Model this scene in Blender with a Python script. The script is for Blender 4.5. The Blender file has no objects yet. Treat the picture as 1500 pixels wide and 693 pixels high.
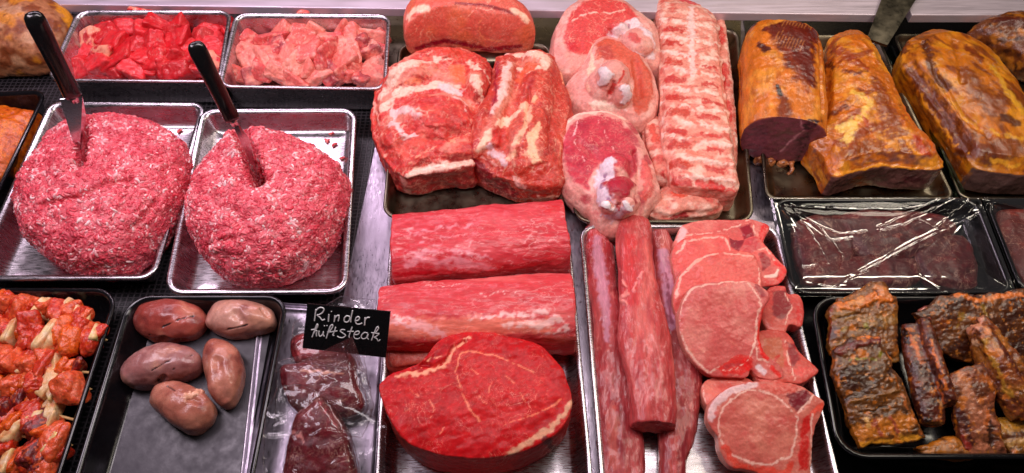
import bpy, bmesh, math, random
import numpy as np
from mathutils import Vector, Matrix
from mathutils.bvhtree import BVHTree

random.seed(7); RNG = np.random.default_rng(7)
SC = bpy.context.scene; COL = SC.collection
# ---------------------------------------------------------------- camera geometry
F = 1083.0; D = 0.90; PIT = math.radians(56)
CAM = Vector((0, -D*math.cos(PIT), D*math.sin(PIT)))
FW = Vector((0, math.cos(PIT), -math.sin(PIT))); UP = Vector((0, math.sin(PIT), math.cos(PIT))); RT = Vector((1, 0, 0))
def ray(px, py): return (FW*F + RT*(px-750) + UP*(346.5-py)).normalized()
def P(px, py, z=0.0):
    d = ray(px, py); t = (z-CAM.z)/d.z
    return CAM + d*t
def proj(v):
    r = Vector(v)-CAM; k = F/r.dot(FW); return (750+r.dot(RT)*k, 346.5-r.dot(UP)*k)
def MPP(v): return (Vector(v)-CAM).dot(FW)/F      # metres per photo pixel at a point
class Plane:
    def __init__(s, a, b=None, c=None):
        if b is None: s.o = Vector((0,0,a)); s.n = Vector((0,0,1)); return
        A, B, Cc = P(*a), P(*b), P(*c); s.o = A; s.n = (B-A).cross(Cc-A).normalized()
        if s.n.z < 0: s.n = -s.n
    def at(s, px, py):
        d = ray(px, py); t = (s.o-CAM).dot(s.n)/d.dot(s.n); return CAM + d*t

def lin(c):
    return tuple(((x/255)/12.92 if x/255 <= .04045 else ((x/255+.055)/1.055)**2.4) for x in c)
# ---------------------------------------------------------------- numpy noise
_perm = RNG.integers(0, 1 << 30, 4096).astype(np.int64)
def _h(ix, iy, iz, s):
    h = _perm[(ix + _perm[(iy + _perm[(iz + s*131) & 4095]) & 4095]) & 4095]
    return h
def pn(p, seed=0):
    p = np.asarray(p, float); i = np.floor(p).astype(np.int64); f = p-i
    u = f*f*f*(f*(f*6-15)+10); out = np.zeros(len(p))
    for dx in (0, 1):
        wx = u[:, 0] if dx else 1-u[:, 0]
        for dy in (0, 1):
            wy = u[:, 1] if dy else 1-u[:, 1]
            for dz in (0, 1):
                wz = u[:, 2] if dz else 1-u[:, 2]
                h = _h(i[:, 0]+dx, i[:, 1]+dy, i[:, 2]+dz, seed)
                gx = ((h & 1023)/511.5-1); gy = (((h >> 10) & 1023)/511.5-1); gz = (((h >> 20) & 1023)/511.5-1)
                out += wx*wy*wz*(gx*(f[:, 0]-dx)+gy*(f[:, 1]-dy)+gz*(f[:, 2]-dz))
    return out*1.3
def fbm(p, seed=0, o=3):
    s = 0; a = 1; t = 0
    for k in range(o): s = s+a*pn(p*(2.03**k)+k*7.3, seed+k); t += a; a *= .5
    return s/t*1.4
def sst(a, b, x): t = np.clip((x-a)/(b-a), 0, 1); return t*t*(3-2*t)
# ---------------------------------------------------------------- mesh builder
class MB:
    def __init__(s): s.v = []; s.f = []
    def add(s, v, f):
        o = len(s.v); s.v += [tuple(x) for x in v]; s.f += [tuple(i+o for i in q) for q in f]
    def loft(s, rings, close=True, cap=True):
        n = len(rings[0]); v = [p for r in rings for p in r]; f = []
        for k in range(len(rings)-1):
            for i in range(n if close else n-1):
                j = (i+1) % n; f.append((k*n+i, k*n+j, (k+1)*n+j, (k+1)*n+i))
        if cap:
            for k, rev in ((0, True), (len(rings)-1, False)):
                c = sum((Vector(p) for p in rings[k]), Vector())/n; v.append(c); ci = len(v)-1
                for i in range(n):
                    j = (i+1) % n
                    f.append((k*n+j, k*n+i, ci) if rev else (k*n+i, k*n+j, ci))
        s.add(v, f)
    def box(s, c, sx, sy, sz, rot=None):
        R = rot or Matrix.Identity(3); v = []
        for x in (-1, 1):
            for y in (-1, 1):
                for z in (-1, 1): v.append(Vector(c)+R@Vector((x*sx/2, y*sy/2, z*sz/2)))
        s.add(v, [(0,1,3,2),(4,6,7,5),(0,4,5,1),(2,3,7,6),(0,2,6,4),(1,5,7,3)])
    def prism(s, pts, off):      # pts: closed list of 3-d points, off: vector
        n = len(pts); v = [Vector(p) for p in pts]+[Vector(p)+Vector(off) for p in pts]
        f = [tuple(range(n))[::-1], tuple(range(n, 2*n))]+[(i, (i+1) % n, n+(i+1) % n, n+i) for i in range(n)]
        s.add(v, f)
    def pipe(s, pts, r, n=8):
        pts = [Vector(p) for p in pts]; rr = r if isinstance(r, (list, tuple)) else [r]*len(pts); rings = []
        up = Vector((0.13, 0.21, 1)).normalized()
        for k, p in enumerate(pts):
            t = (pts[min(k+1, len(pts)-1)]-pts[max(k-1, 0)]).normalized()
            a = t.cross(up).normalized(); b = t.cross(a)
            rings.append([p+a*math.cos(2*math.pi*i/n)*rr[k]+b*math.sin(2*math.pi*i/n)*rr[k] for i in range(n)])
        s.loft(rings)
    def mesh(s, name='m'):
        m = bpy.data.meshes.new(name); m.from_pydata([tuple(p) for p in s.v], [], s.f)
        bm = bmesh.new(); bm.from_mesh(m); bmesh.ops.recalc_face_normals(bm, faces=bm.faces); bm.to_mesh(m); bm.free()
        return m
def tag(o, label=None, cat=None, group=None, kind=None):
    if label: o['label'] = label
    if cat: o['category'] = cat
    if group: o['group'] = group
    if kind: o['kind'] = kind
    return o
def link(name, mesh, mat=None, parent=None, smooth=True, origin=True):
    o = bpy.data.objects.new(name, mesh); COL.objects.link(o)
    n = len(mesh.vertices); co = np.empty(n*3); mesh.vertices.foreach_get('co', co); co = co.reshape(-1, 3)
    loc = Vector(((co[:,0].min()+co[:,0].max())/2, (co[:,1].min()+co[:,1].max())/2, co[:,2].min()))
    mesh.transform(Matrix.Translation(-loc)); o.location = loc
    if smooth: mesh.polygons.foreach_set('use_smooth', [True]*len(mesh.polygons))
    if mat: mesh.materials.append(mat)
    if parent:
        o.parent = parent; o.location = loc-parent.location
    return o
def empty(name, loc):
    o = bpy.data.objects.new(name, None); COL.objects.link(o); o.location = loc; o.empty_display_size = .02; return o
def catmull(pts, n, closed=True):
    pts = [Vector(p) for p in pts]; m = len(pts); out = []
    segs = m if closed else m-1
    L = [(pts[(i+1) % m]-pts[i]).length for i in range(segs)]; tot = sum(L)
    for k in range(n):
        d = tot*k/(n if closed else n-1)
        i = 0
        while i < segs-1 and d > L[i]: d -= L[i]; i += 1
        t = min(1, d/max(L[i], 1e-9))
        g = (lambda q: pts[q % m]) if closed else (lambda q: pts[min(max(q, 0), m-1)])
        a, b, c, e = g(i-1), g(i), g(i+1), g(i+2)
        out.append(.5*((2*b)+(c-a)*t+(2*a-5*b+4*c-e)*t*t+(3*b-a-3*c+e)*t**3))
    return out
def V2(pts): return [Vector((p[0], p[1], 0)) for p in pts]
# ---------------------------------------------------------------- organic shape generators (closed shells, united by a remesh)
def slab(mb, pts, plane, zb=None, th=None, dome=0.0, bulge=0.0, n=72, sharp=False, undercut=.04, edge=.004):
    if not isinstance(plane, Plane): plane = Plane(plane)
    pp = V2(pts) if sharp else catmull(V2(pts), n)
    if sharp:
        q = []
        for i in range(len(pp)):
            a, b = pp[i], pp[(i+1) % len(pp)]
            for k in range(6): q.append(a.lerp(b, k/6))
        pp = q
    T = [plane.at(p.x, p.y) for p in pp]; c = sum(T, Vector())/len(T)
    nn = plane.n
    B = [(t-nn*th) if th else Vector((t.x, t.y, zb)) for t in T]; cb = sum(B, Vector())/len(B)
    def ins(p, ctr, d):
        v = p-ctr; L = v.length; return ctr+v*max(.05, 1-d/max(L, 1e-6))
    R = sum((t-c).length for t in T)/len(T)
    rings = [[ins(b, cb, undercut*R+bulge) for b in B]]
    for t in (.12, .35, .65, .85):
        cc = cb.lerp(c, t); bb = bulge*math.sin(math.pi*t)
        rings.append([ins(b.lerp(a, t), cc, -bb) for a, b in zip(T, B)])
    rings.append([ins(t, c, 0)-nn*edge*.5 for t in T])
    rings.append([ins(t, c, edge) for t in T])
    for f in (.85, .65, .4, .15):
        rings.append([c+(t-c)*f+nn*dome*math.sqrt(max(0, 1-f*f)) for t in T])
    mb.loft(rings)
def mound(mb, pts, zlo, zhi, zb, H, p=2.2, n=80, mid=.3):
    pp = catmull(V2(pts), n); ys = [q.y for q in pp]; y0, y1 = min(ys), max(ys)
    T = [P(q.x, q.y, zlo+(zhi-zlo)*(y1-q.y)/(y1-y0)) for q in pp]
    c = sum(T, Vector())/len(T); rings = []
    zm = zb+H*mid
    for t, f in ((0, .93), (.35, .98), (1, 1.0)):
        rings.append([Vector((c.x+(a.x-c.x)*f, c.y+(a.y-c.y)*f, zb+(zm-zb)*t)) for a in T])
    for k in range(1, 9):
        t = k/8.3; f = (1-t**p)**(1/p)
        rings.append([Vector((c.x+(a.x-c.x)*f, c.y+(a.y-c.y)*f, zm+(zb+H-zm)*t)) for a in T])
    mb.loft(rings)
def tube(mb, pts, zb=None, e=2.4, n=28, steps=14):
    C3 = []
    for q in pts:
        c = P(q[0], q[1], q[2]); C3.append((c, q[3]*MPP(c), q[4]))
    m = len(C3); rings = []
    cs = catmull([c for c, _, _ in C3], steps, closed=False)
    par = catmull([Vector((w, h, 0)) for _, w, h in C3], steps, closed=False)
    # resample widths by the same parameterisation (index-based)
    L = [0]
    for i in range(m-1): L.append(L[-1]+(C3[i+1][0]-C3[i][0]).length)
    for k, c in enumerate(cs):
        d = L[-1]*k/(steps-1); i = 0
        while i < m-2 and d > L[i+1]: i += 1
        t = (d-L[i])/max(1e-9, L[i+1]-L[i]); t = min(1, max(0, t)); t = t*t*(3-2*t)
        w = C3[i][1]*(1-t)+C3[i+1][1]*t; h = C3[i][2]*(1-t)+C3[i+1][2]*t
        tg = (cs[min(k+1, steps-1)]-cs[max(k-1, 0)]); tg.z = 0; tg.normalize(); s = Vector((-tg.y, tg.x, 0))
        ring = []
        for a in range(n):
            th = 2*math.pi*a/n; ca, sa = math.cos(th), math.sin(th)
            x = math.copysign(abs(ca)**(2/e), ca)*w; z = math.copysign(abs(sa)**(2/e), sa)*h
            v = c+s*x+Vector((0, 0, z))
            if zb is not None and v.z < zb: v.z = zb
            ring.append(v)
        rings.append(ring)
    mb.loft(rings)
def ell(mb, c, r, rot=0, n=24, m=14):
    c = Vector(c); rings = []; R = Matrix.Rotation(rot, 3, 'Z')
    for k in range(1, m):
        th = math.pi*k/m-math.pi/2
        rings.append([c+R@Vector((r[0]*math.cos(th)*math.cos(2*math.pi*i/n), r[1]*math.cos(th)*math.sin(2*math.pi*i/n), r[2]*math.sin(th))) for i in range(n)])
    mb.loft(rings)
def ellp(mb, px, py, z, wpx, hpx, hz, rot=0):
    c = P(px, py, z); k = MPP(c); ell(mb, c, (wpx*k, hpx*k, hz), rot)

# ---------------------------------------------------------------- painted, remeshed flesh
CPOW = 1.18
class Surf:
    def __init__(s, mb, vox=.0015, smooth=3, raw=False):
        me = mb.mesh()
        if not raw:
            ob = bpy.data.objects.new('tmp', me); COL.objects.link(ob)
            r = ob.modifiers.new('r', 'REMESH'); r.mode = 'VOXEL'; r.voxel_size = vox; r.adaptivity = 0
            if smooth:
                q = ob.modifiers.new('s', 'SMOOTH'); q.factor = .5; q.iterations = smooth
            dg = bpy.context.evaluated_depsgraph_get()
            m2 = bpy.data.meshes.new_from_object(ob.evaluated_get(dg)); bpy.data.objects.remove(ob); me = m2
        s.me = me; s.refresh()
        s.col = np.zeros((len(s.co), 3)); s.disp = np.zeros(len(s.co)); s.seed = random.randint(0, 900)
    def refresh(s):
        n = len(s.me.vertices); co = np.empty(n*3); s.me.vertices.foreach_get('co', co); s.co = co.reshape(-1, 3)
        no = np.empty(n*3); s.me.vertex_normals.foreach_get('vector', no); s.no = no.reshape(-1, 3)
        s.bvh = BVHTree.FromPolygons([tuple(c) for c in s.co], [tuple(p.vertices) for p in s.me.polygons])
    def push(s):
        s.co = s.co+s.no*s.disp[:, None]; s.me.vertices.foreach_set('co', s.co.ravel()); s.me.update()
        s.disp = np.zeros(len(s.co)); s.refresh(); return s
    def hit(s, px, py):
        d = ray(px, py); h = s.bvh.ray_cast(CAM, d)
        if h[0]: return h[0]
        # nearest vertex to the ray
        v = s.co-np.array(CAM); t = v@np.array(d); dist = np.linalg.norm(v-t[:, None]*np.array(d), axis=1)
        return Vector(s.co[int(np.argmin(dist))])
    def base(s, c): s.col[:] = lin(c); return s
    def mix(s, c, m): s.col = s.col*(1-m[:, None])+np.array(lin(c))*m[:, None]; return s
    def q(s, scale, stretch=None):
        p = s.co*1.0
        if stretch:      # (direction, factor): compress the coordinate along the fibre
            d = np.array(Vector(stretch[0]).normalized()); a = p@d; p = p-np.outer(a*(1-1/stretch[1]), d)
        return p/scale
    def mott(s, c, scale, lo=0, hi=.4, op=1, stretch=None, o=3, d=0):
        s.seed += 11; m = sst(lo, hi, fbm(s.q(scale, stretch), s.seed, o))*op; s.disp += m*d; return s.mix(c, m)
    def vein(s, c, scale, w=.06, op=1, stretch=None, gate=None, d=0, o=2):
        s.seed += 11; nz = np.abs(fbm(s.q(scale, stretch), s.seed, o)); m = (1-sst(0, w, nz))*op
        if gate is not None: s.seed += 5; m = m*sst(gate, gate+.25, fbm(s.q(scale*2.2), s.seed, 2))
        s.disp += m*d; return s.mix(c, m)
    def bump(s, amp, scale, o=3, stretch=None): s.seed += 11; s.disp += amp*fbm(s.q(scale, stretch), s.seed, o); return s
    def dist(s, pts, warp=0, wscale=.008):
        co = s.co
        if warp:
            s.seed += 3
            w = np.stack([fbm(s.co/wscale, s.seed+k*17, 3) for k in range(3)], 1); co = co+w*warp
        best = np.full(len(co), 9.9); wid = np.ones(len(co))
        H = [(np.array(s.hit(p[0], p[1])), (p[2] if len(p) > 2 else None)) for p in pts]
        if len(H) == 1: H = H*2
        for (a, wa), (b, wb) in zip(H[:-1], H[1:]):
            ab = b-a; L = ab@ab
            t = np.clip(((co-a)@ab)/L, 0, 1) if L > 1e-12 else np.zeros(len(co))
            dd = np.linalg.norm(co-(a+t[:, None]*ab), axis=1)
            ww = (wa*(1-t)+wb*t) if wa is not None else np.ones(len(co))
            r = dd/ww if wa is not None else dd
            m = r < best; best = np.where(m, r, best)
        return best
    def stroke(s, c, pts, w=4, op=1, soft=.5, warp=.0015, wscale=.008, d=0):
        k = MPP(s.hit(pts[0][0], pts[0][1])); has = len(pts[0]) > 2
        dd = s.dist(pts, warp, wscale)/(k if has else k*w)
        fr = min(1, (pts[0][2] if has else w)/4)
        if c is not None: s.seed += 7; dd = dd*(1+.5*fr*fbm(s.co/.0055, s.seed, 2))+.16*fr*fbm(s.co/.003, s.seed+4, 2)
        m = 1-sst(1-soft, 1+soft*.5, dd); m *= op
        s.disp += m*d
        return s.mix(c, m) if c is not None else s
    def area(s, c, pts, op=1, soft=2, warp=.0025, wscale=.01, d=0, zn=None):
        H = [s.hit(p[0], p[1]) for p in pts]; poly = np.array([(h.x, h.y) for h in H]); s.seed += 3
        x = s.co[:, 0]+warp*fbm(s.co/wscale, s.seed, 3); y = s.co[:, 1]+warp*fbm(s.co/wscale, s.seed+9, 3)
        ins = np.zeros(len(x), bool); best = np.full(len(x), 9.9)
        for i in range(len(poly)):
            (x1, y1), (x2, y2) = poly[i], poly[(i+1) % len(poly)]
            cr = ((y1 > y) != (y2 > y)) & (x < (x2-x1)*(y-y1)/((y2-y1) if abs(y2-y1) > 1e-12 else 1e-12)+x1); ins ^= cr
            ab = np.array((x2-x1, y2-y1)); L = ab@ab+1e-12; t = np.clip(((x-x1)*ab[0]+(y-y1)*ab[1])/L, 0, 1)
            best = np.minimum(best, np.hypot(x-x1-t*ab[0], y-y1-t*ab[1]))
        sd = np.where(ins, best, -best)/MPP(H[0])
        if c is not None: sd = sd+3.0*fbm(s.co/.006, s.seed+21, 3)
        m = sst(-soft, soft, sd)*op
        if zn is not None: m = m*sst(zn, zn+.25, s.no[:, 2])
        s.disp += m*d
        return s.mix(c, m) if c is not None else s
    def face(s, c, dirn, lo=.5, hi=.75, op=1, d=0):     # a cut face or a rind: the sides that look along dirn
        dv = np.array(Vector(dirn).normalized()); m = sst(lo, hi, s.no@dv)*op; s.disp += m*d; return s.mix(c, m)
    def done(s, name, mat, label=None, cat=None, group=None, parent=None):
        if np.abs(s.disp).max() > 0:
            s.co = s.co+s.no*s.disp[:, None]; s.me.vertices.foreach_set('co', s.co.ravel()); s.me.update()
        a = s.me.color_attributes.new('Col', 'FLOAT_COLOR', 'POINT')
        rgba = np.ones((len(s.co), 4)); rgba[:, :3] = np.clip(s.col, 0, 1)**CPOW; a.data.foreach_set('color', rgba.ravel())
        s.me.name = name
        return tag(link(name, s.me, mat, parent), label, cat, group)

# ---------------------------------------------------------------- materials
def new_mat(name):
    m = bpy.data.materials.new(name); m.use_nodes = True; nt = m.node_tree
    return m, nt, nt.nodes['Principled BSDF']
def N(nt, t, **k):
    n = nt.nodes.new(t)
    for a, b in k.items():
        if a in n.inputs: n.inputs[a].default_value = b
        else: setattr(n, a, b)
    return n
def flesh(name, rough=.38, bump=.35, bs=260, fine=900, var=.22, sss=.05, coat=.25, fib=None, spec=.36, marb=0, ms=55, mcol=(240, 190, 165), mw=.022):
    m, nt, b = new_mat(name); L = nt.links
    at = N(nt, 'ShaderNodeAttribute', attribute_name='Col'); tc = N(nt, 'ShaderNodeTexCoord')
    mp = N(nt, 'ShaderNodeMapping'); L.new(tc.outputs['Object'], mp.inputs['Vector'])
    if fib: mp.inputs['Scale'].default_value = fib
    n1 = N(nt, 'ShaderNodeTexNoise', Scale=bs, Detail=5.0, Roughness=.62); L.new(mp.outputs[0], n1.inputs['Vector'])
    n2 = N(nt, 'ShaderNodeTexNoise', Scale=fine, Detail=3.0); L.new(mp.outputs[0], n2.inputs['Vector'])
    mr = N(nt, 'ShaderNodeMapRange'); L.new(n1.outputs['Fac'], mr.inputs['Value'])
    mr.inputs['From Min'].default_value = .3; mr.inputs['From Max'].default_value = .7
    mr.inputs['To Min'].default_value = 1-var; mr.inputs['To Max'].default_value = 1+var
    vm = N(nt, 'ShaderNodeVectorMath', operation='SCALE'); L.new(at.outputs['Color'], vm.inputs[0]); L.new(mr.outputs[0], vm.inputs['Scale'])
    last = vm.outputs[0]
    for q, (sc_, k) in enumerate(((ms, 1), (ms*2.3, .7))):
        if not marb: break
        n3 = N(nt, 'ShaderNodeTexNoise', Scale=sc_, Detail=5.0, Roughness=.6, Distortion=1.4); L.new(mp.outputs[0], n3.inputs['Vector'])
        s1 = N(nt, 'ShaderNodeMath', operation='SUBTRACT'); L.new(n3.outputs['Fac'], s1.inputs[0]); s1.inputs[1].default_value = .5
        s2 = N(nt, 'ShaderNodeMath', operation='ABSOLUTE'); L.new(s1.outputs[0], s2.inputs[0])
        s3 = N(nt, 'ShaderNodeMapRange', interpolation_type='SMOOTHSTEP'); L.new(s2.outputs[0], s3.inputs['Value'])
        s3.inputs['From Min'].default_value = 0; s3.inputs['From Max'].default_value = mw; s3.inputs['To Min'].default_value = marb*k; s3.inputs['To Max'].default_value = 0
        n4 = N(nt, 'ShaderNodeTexNoise', Scale=sc_*.6, Detail=2.0); L.new(mp.outputs[0], n4.inputs['Vector'])
        s4 = N(nt, 'ShaderNodeMapRange'); L.new(n4.outputs['Fac'], s4.inputs['Value']); s4.inputs['From Min'].default_value = .42; s4.inputs['From Max'].default_value = .6
        s5 = N(nt, 'ShaderNodeMath', operation='MULTIPLY'); L.new(s3.outputs[0], s5.inputs[0]); L.new(s4.outputs[0], s5.inputs[1])
        mx = N(nt, 'ShaderNodeMix', data_type='RGBA'); L.new(s5.outputs[0], mx.inputs['Factor']); L.new(last, mx.inputs['A']); mx.inputs['B'].default_value = (*lin(mcol), 1); last = mx.outputs['Result']
    L.new(last, b.inputs['Base Color'])
    ad = N(nt, 'ShaderNodeMath', operation='MULTIPLY_ADD'); L.new(n2.outputs['Fac'], ad.inputs[0]); ad.inputs[1].default_value = .4; L.new(n1.outputs['Fac'], ad.inputs[2])
    bp = N(nt, 'ShaderNodeBump', Strength=bump, Distance=.0012); L.new(ad.outputs[0], bp.inputs['Height']); L.new(bp.outputs[0], b.inputs['Normal'])
    r2 = N(nt, 'ShaderNodeMapRange'); L.new(n2.outputs['Fac'], r2.inputs['Value'])
    r2.inputs['From Min'].default_value = .3; r2.inputs['From Max'].default_value = .7
    r2.inputs['To Min'].default_value = rough-.1; r2.inputs['To Max'].default_value = rough+.14
    L.new(r2.outputs[0], b.inputs['Roughness'])
    b.inputs['Subsurface Weight'].default_value = sss; b.inputs['Subsurface Radius'].default_value = (1, .35, .2)
    b.inputs['Subsurface Scale'].default_value = .004; b.inputs['Coat Weight'].default_value = coat; b.inputs['Coat Roughness'].default_value = .09; L.new(bp.outputs[0], b.inputs['Coat Normal'])
    b.inputs['Specular IOR Level'].default_value = spec
    return m
M_raw = flesh('raw_flesh', rough=.5, coat=.3, marb=.34, bs=260, bump=.5, spec=.22)
M_wet = flesh('wet_flesh', rough=.46, coat=.32, bump=.42, marb=.36, bs=300, spec=.22)
M_lean = flesh('lean_flesh', rough=.48, coat=.34, bump=.22, marb=.14, bs=420, fine=1500, spec=.22, var=.12)
M_beef = flesh('beef_flesh', rough=.52, coat=.16, bump=.3, marb=.55, ms=26, mw=.009, mcol=(244, 160, 136), bs=200, fine=1300, spec=.12, var=.22)
M_loin = flesh('loin_flesh', rough=.46, coat=.3, bump=.24, marb=.3, ms=60, mw=.02, mcol=(244, 190, 185), bs=320, spec=.22, var=.16, fib=(.3, 1, 1))
M_fil = flesh('tenderloin_flesh', rough=.44, coat=.38, bump=.34, marb=.45, ms=70, mw=.022, mcol=(232, 170, 170), bs=380, spec=.25, var=.22, fib=(1, .22, 1))
M_dry = flesh('matt_flesh', rough=.5, coat=.1, bump=.5)
M_smk = flesh('smoked_flesh', rough=.32, coat=.28, bump=.55, bs=150, var=.3, sss=.0, marb=.3, ms=60, mcol=(70, 28, 10), mw=.02, fib=(1, .35, 1), spec=.5)
M_rib = flesh('smoked_rib_flesh', rough=.34, coat=.4, bump=.5, bs=260, var=.4, sss=.0, marb=.3, ms=50, mcol=(50, 20, 10), mw=.03, spec=.5)
M_mince = flesh('mince_flesh', rough=.4, coat=.25, bump=.35, bs=420, sss=.15, var=.16)
M_spice = flesh('spiced_flesh', rough=.34, coat=.5, bump=.5, bs=420, var=.35, sss=.08)
M_organ = flesh('organ_skin', rough=.3, coat=.5, bump=.28, bs=160, var=.16, sss=.08, marb=.22, ms=70, mcol=(110, 60, 52), mw=.02)
def simple(name, c, rough=.4, metal=0, bump=0, bs=200, var=0, coat=0, stretch=None, spec=.5):
    m, nt, b = new_mat(name); L = nt.links
    b.inputs['Base Color'].default_value = (*lin(c), 1); b.inputs['Metallic'].default_value = metal; b.inputs['Roughness'].default_value = rough
    b.inputs['Coat Weight'].default_value = coat; b.inputs['Specular IOR Level'].default_value = spec
    tc = N(nt, 'ShaderNodeTexCoord'); mp = N(nt, 'ShaderNodeMapping'); L.new(tc.outputs['Object'], mp.inputs['Vector'])
    if stretch: mp.inputs['Scale'].default_value = stretch
    n1 = N(nt, 'ShaderNodeTexNoise', Scale=bs, Detail=6.0, Roughness=.6); L.new(mp.outputs[0], n1.inputs['Vector'])
    mr = N(nt, 'ShaderNodeMapRange'); L.new(n1.outputs['Fac'], mr.inputs['Value'])
    mr.inputs['From Min'].default_value = .3; mr.inputs['From Max'].default_value = .7
    mr.inputs['To Min'].default_value = max(.02, rough*.65); mr.inputs['To Max'].default_value = rough*1.4; L.new(mr.outputs[0], b.inputs['Roughness'])
    if var:
        m2 = N(nt, 'ShaderNodeMapRange'); n2 = N(nt, 'ShaderNodeTexNoise', Scale=bs*.25, Detail=5.0); L.new(mp.outputs[0], n2.inputs['Vector']); L.new(n2.outputs['Fac'], m2.inputs['Value'])
        m2.inputs['From Min'].default_value = .3; m2.inputs['From Max'].default_value = .7; m2.inputs['To Min'].default_value = 1-var; m2.inputs['To Max'].default_value = 1+var
        vm = N(nt, 'ShaderNodeVectorMath', operation='SCALE'); vm.inputs[0].default_value = lin(c); L.new(m2.outputs[0], vm.inputs['Scale']); L.new(vm.outputs[0], b.inputs['Base Color'])
    if bump:
        bp = N(nt, 'ShaderNodeBump', Strength=bump, Distance=.001); L.new(n1.outputs['Fac'], bp.inputs['Height']); L.new(bp.outputs[0], b.inputs['Normal'])
    return m
M_steel = simple('tray_steel', (192, 186, 190), .28, 1, .03, 90, .22, stretch=(1, 8, 1))
M_steel_dark = simple('smeared_tray_steel', (120, 112, 96), .32, 1, .12, 60, .25)
M_deck = simple('deck_steel', (168, 158, 172), .38, 1, .15, 140, .2, stretch=(4, 1, 1))
M_ledge = simple('ledge_steel', (214, 200, 212), .45, .6, .1, 90, .12, stretch=(.2, 3, 1))
M_black = simple('black_plastic', (14, 13, 16), .16, 0, .05, 150, .2)
M_slate = simple('grey_liner', (60, 57, 64), .42, 0, .25, 70, .18)
M_handle = simple('black_handle', (9, 9, 10), .2, 0, .04, 300, coat=.4)
M_blade = simple('blade_steel', (205, 200, 205), .14, 1, .04, 200, stretch=(1, 10, 1))
M_board = simple('chalkboard_black', (10, 10, 12), .3, 0, .05, 400)
M_chalk = simple('chalk_white', (222, 222, 220), .8, 0, .3, 900)
M_wood = simple('skewer_wood', (214, 172, 110), .6, 0, .3, 700, .15)
def matmesh():
    m, nt, b = new_mat('perforated_black_rubber'); L = nt.links
    b.inputs['Roughness'].default_value = .4
    tc = N(nt, 'ShaderNodeTexCoord'); sx = N(nt, 'ShaderNodeSeparateXYZ'); L.new(tc.outputs['Object'], sx.inputs[0])
    a = []
    for ax, k in (('X', 900), ('Y', 1100)):
        mu = N(nt, 'ShaderNodeMath', operation='MULTIPLY'); L.new(sx.outputs[ax], mu.inputs[0]); mu.inputs[1].default_value = k
        si = N(nt, 'ShaderNodeMath', operation='SINE'); L.new(mu.outputs[0], si.inputs[0]); a.append(si)
    mm = N(nt, 'ShaderNodeMath', operation='MAXIMUM'); L.new(a[0].outputs[0], mm.inputs[0]); L.new(a[1].outputs[0], mm.inputs[1])
    cr = N(nt, 'ShaderNodeMapRange'); L.new(mm.outputs[0], cr.inputs['Value']); cr.inputs['From Min'].default_value = .2; cr.inputs['From Max'].default_value = .8
    mx = N(nt, 'ShaderNodeMix', data_type='RGBA'); L.new(cr.outputs[0], mx.inputs['Factor']); mx.inputs['A'].default_value = (.002, .002, .003, 1); mx.inputs['B'].default_value = (.035, .03, .035, 1)
    L.new(mx.outputs['Result'], b.inputs['Base Color'])
    bp = N(nt, 'ShaderNodeBump', Strength=.9, Distance=.001); L.new(cr.outputs[0], bp.inputs['Height']); L.new(bp.outputs[0], b.inputs['Normal'])
    return m
M_mat = matmesh()
def film(name, tint=(.96, .96, .96), bs=60, bump=.5, base=.05, gain=.9, rough=.06, haze=0.0, stretch=None):
    m, nt, b = new_mat(name); L = nt.links; out = nt.nodes['Material Output']; nt.nodes.remove(b)
    tr = N(nt, 'ShaderNodeBsdfTransparent'); tr.inputs['Color'].default_value = (*tint, 1)
    gl = N(nt, 'ShaderNodeBsdfGlossy'); gl.inputs['Roughness'].default_value = rough; gl.inputs['Color'].default_value = (1, 1, 1, 1)
    tc = N(nt, 'ShaderNodeTexCoord'); mp = N(nt, 'ShaderNodeMapping'); L.new(tc.outputs['Object'], mp.inputs['Vector'])
    if stretch: mp.inputs['Scale'].default_value = stretch
    n1 = N(nt, 'ShaderNodeTexNoise', Scale=bs, Detail=4.0, Distortion=.6); L.new(mp.outputs[0], n1.inputs['Vector'])
    bp = N(nt, 'ShaderNodeBump', Strength=bump, Distance=.003); L.new(n1.outputs['Fac'], bp.inputs['Height']); L.new(bp.outputs[0], gl.inputs['Normal'])
    lw = N(nt, 'ShaderNodeLayerWeight', Blend=.35); L.new(bp.outputs[0], lw.inputs['Normal'])
    ma = N(nt, 'ShaderNodeMath', operation='MULTIPLY_ADD'); L.new(lw.outputs['Fresnel'], ma.inputs[0]); ma.inputs[1].default_value = gain; ma.inputs[2].default_value = base; ma.use_clamp = True
    mx = N(nt, 'ShaderNodeMixShader'); L.new(ma.outputs[0], mx.inputs['Fac']); L.new(tr.outputs[0], mx.inputs[1]); L.new(gl.outputs[0], mx.inputs[2])
    last = mx
    if haze:
        df = N(nt, 'ShaderNodeBsdfTranslucent'); df.inputs['Color'].default_value = (.9, .88, .9, 1)
        d2 = N(nt, 'ShaderNodeBsdfDiffuse'); d2.inputs['Color'].default_value = (.85, .82, .85, 1)
        a2 = N(nt, 'ShaderNodeMixShader', Fac=.6); L.new(df.outputs[0], a2.inputs[1]); L.new(d2.outputs[0], a2.inputs[2])
        m3 = N(nt, 'ShaderNodeMixShader', Fac=haze); L.new(mx.outputs[0], m3.inputs[1]); L.new(a2.outputs[0], m3.inputs[2]); last = m3
    L.new(last.outputs[0], out.inputs['Surface'])
    return m
M_film = film('cling_film', bs=16, bump=.05, base=.01, gain=.28, rough=.1, stretch=(1, 1, 1))
M_bag = film('vacuum_bag_plastic', bs=30, bump=.14, base=.012, gain=.42, rough=.1, haze=.008)
M_green = film('divider_glass', tint=(.55, .72, .6), bs=20, bump=.02, base=.03, gain=.6)

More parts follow.
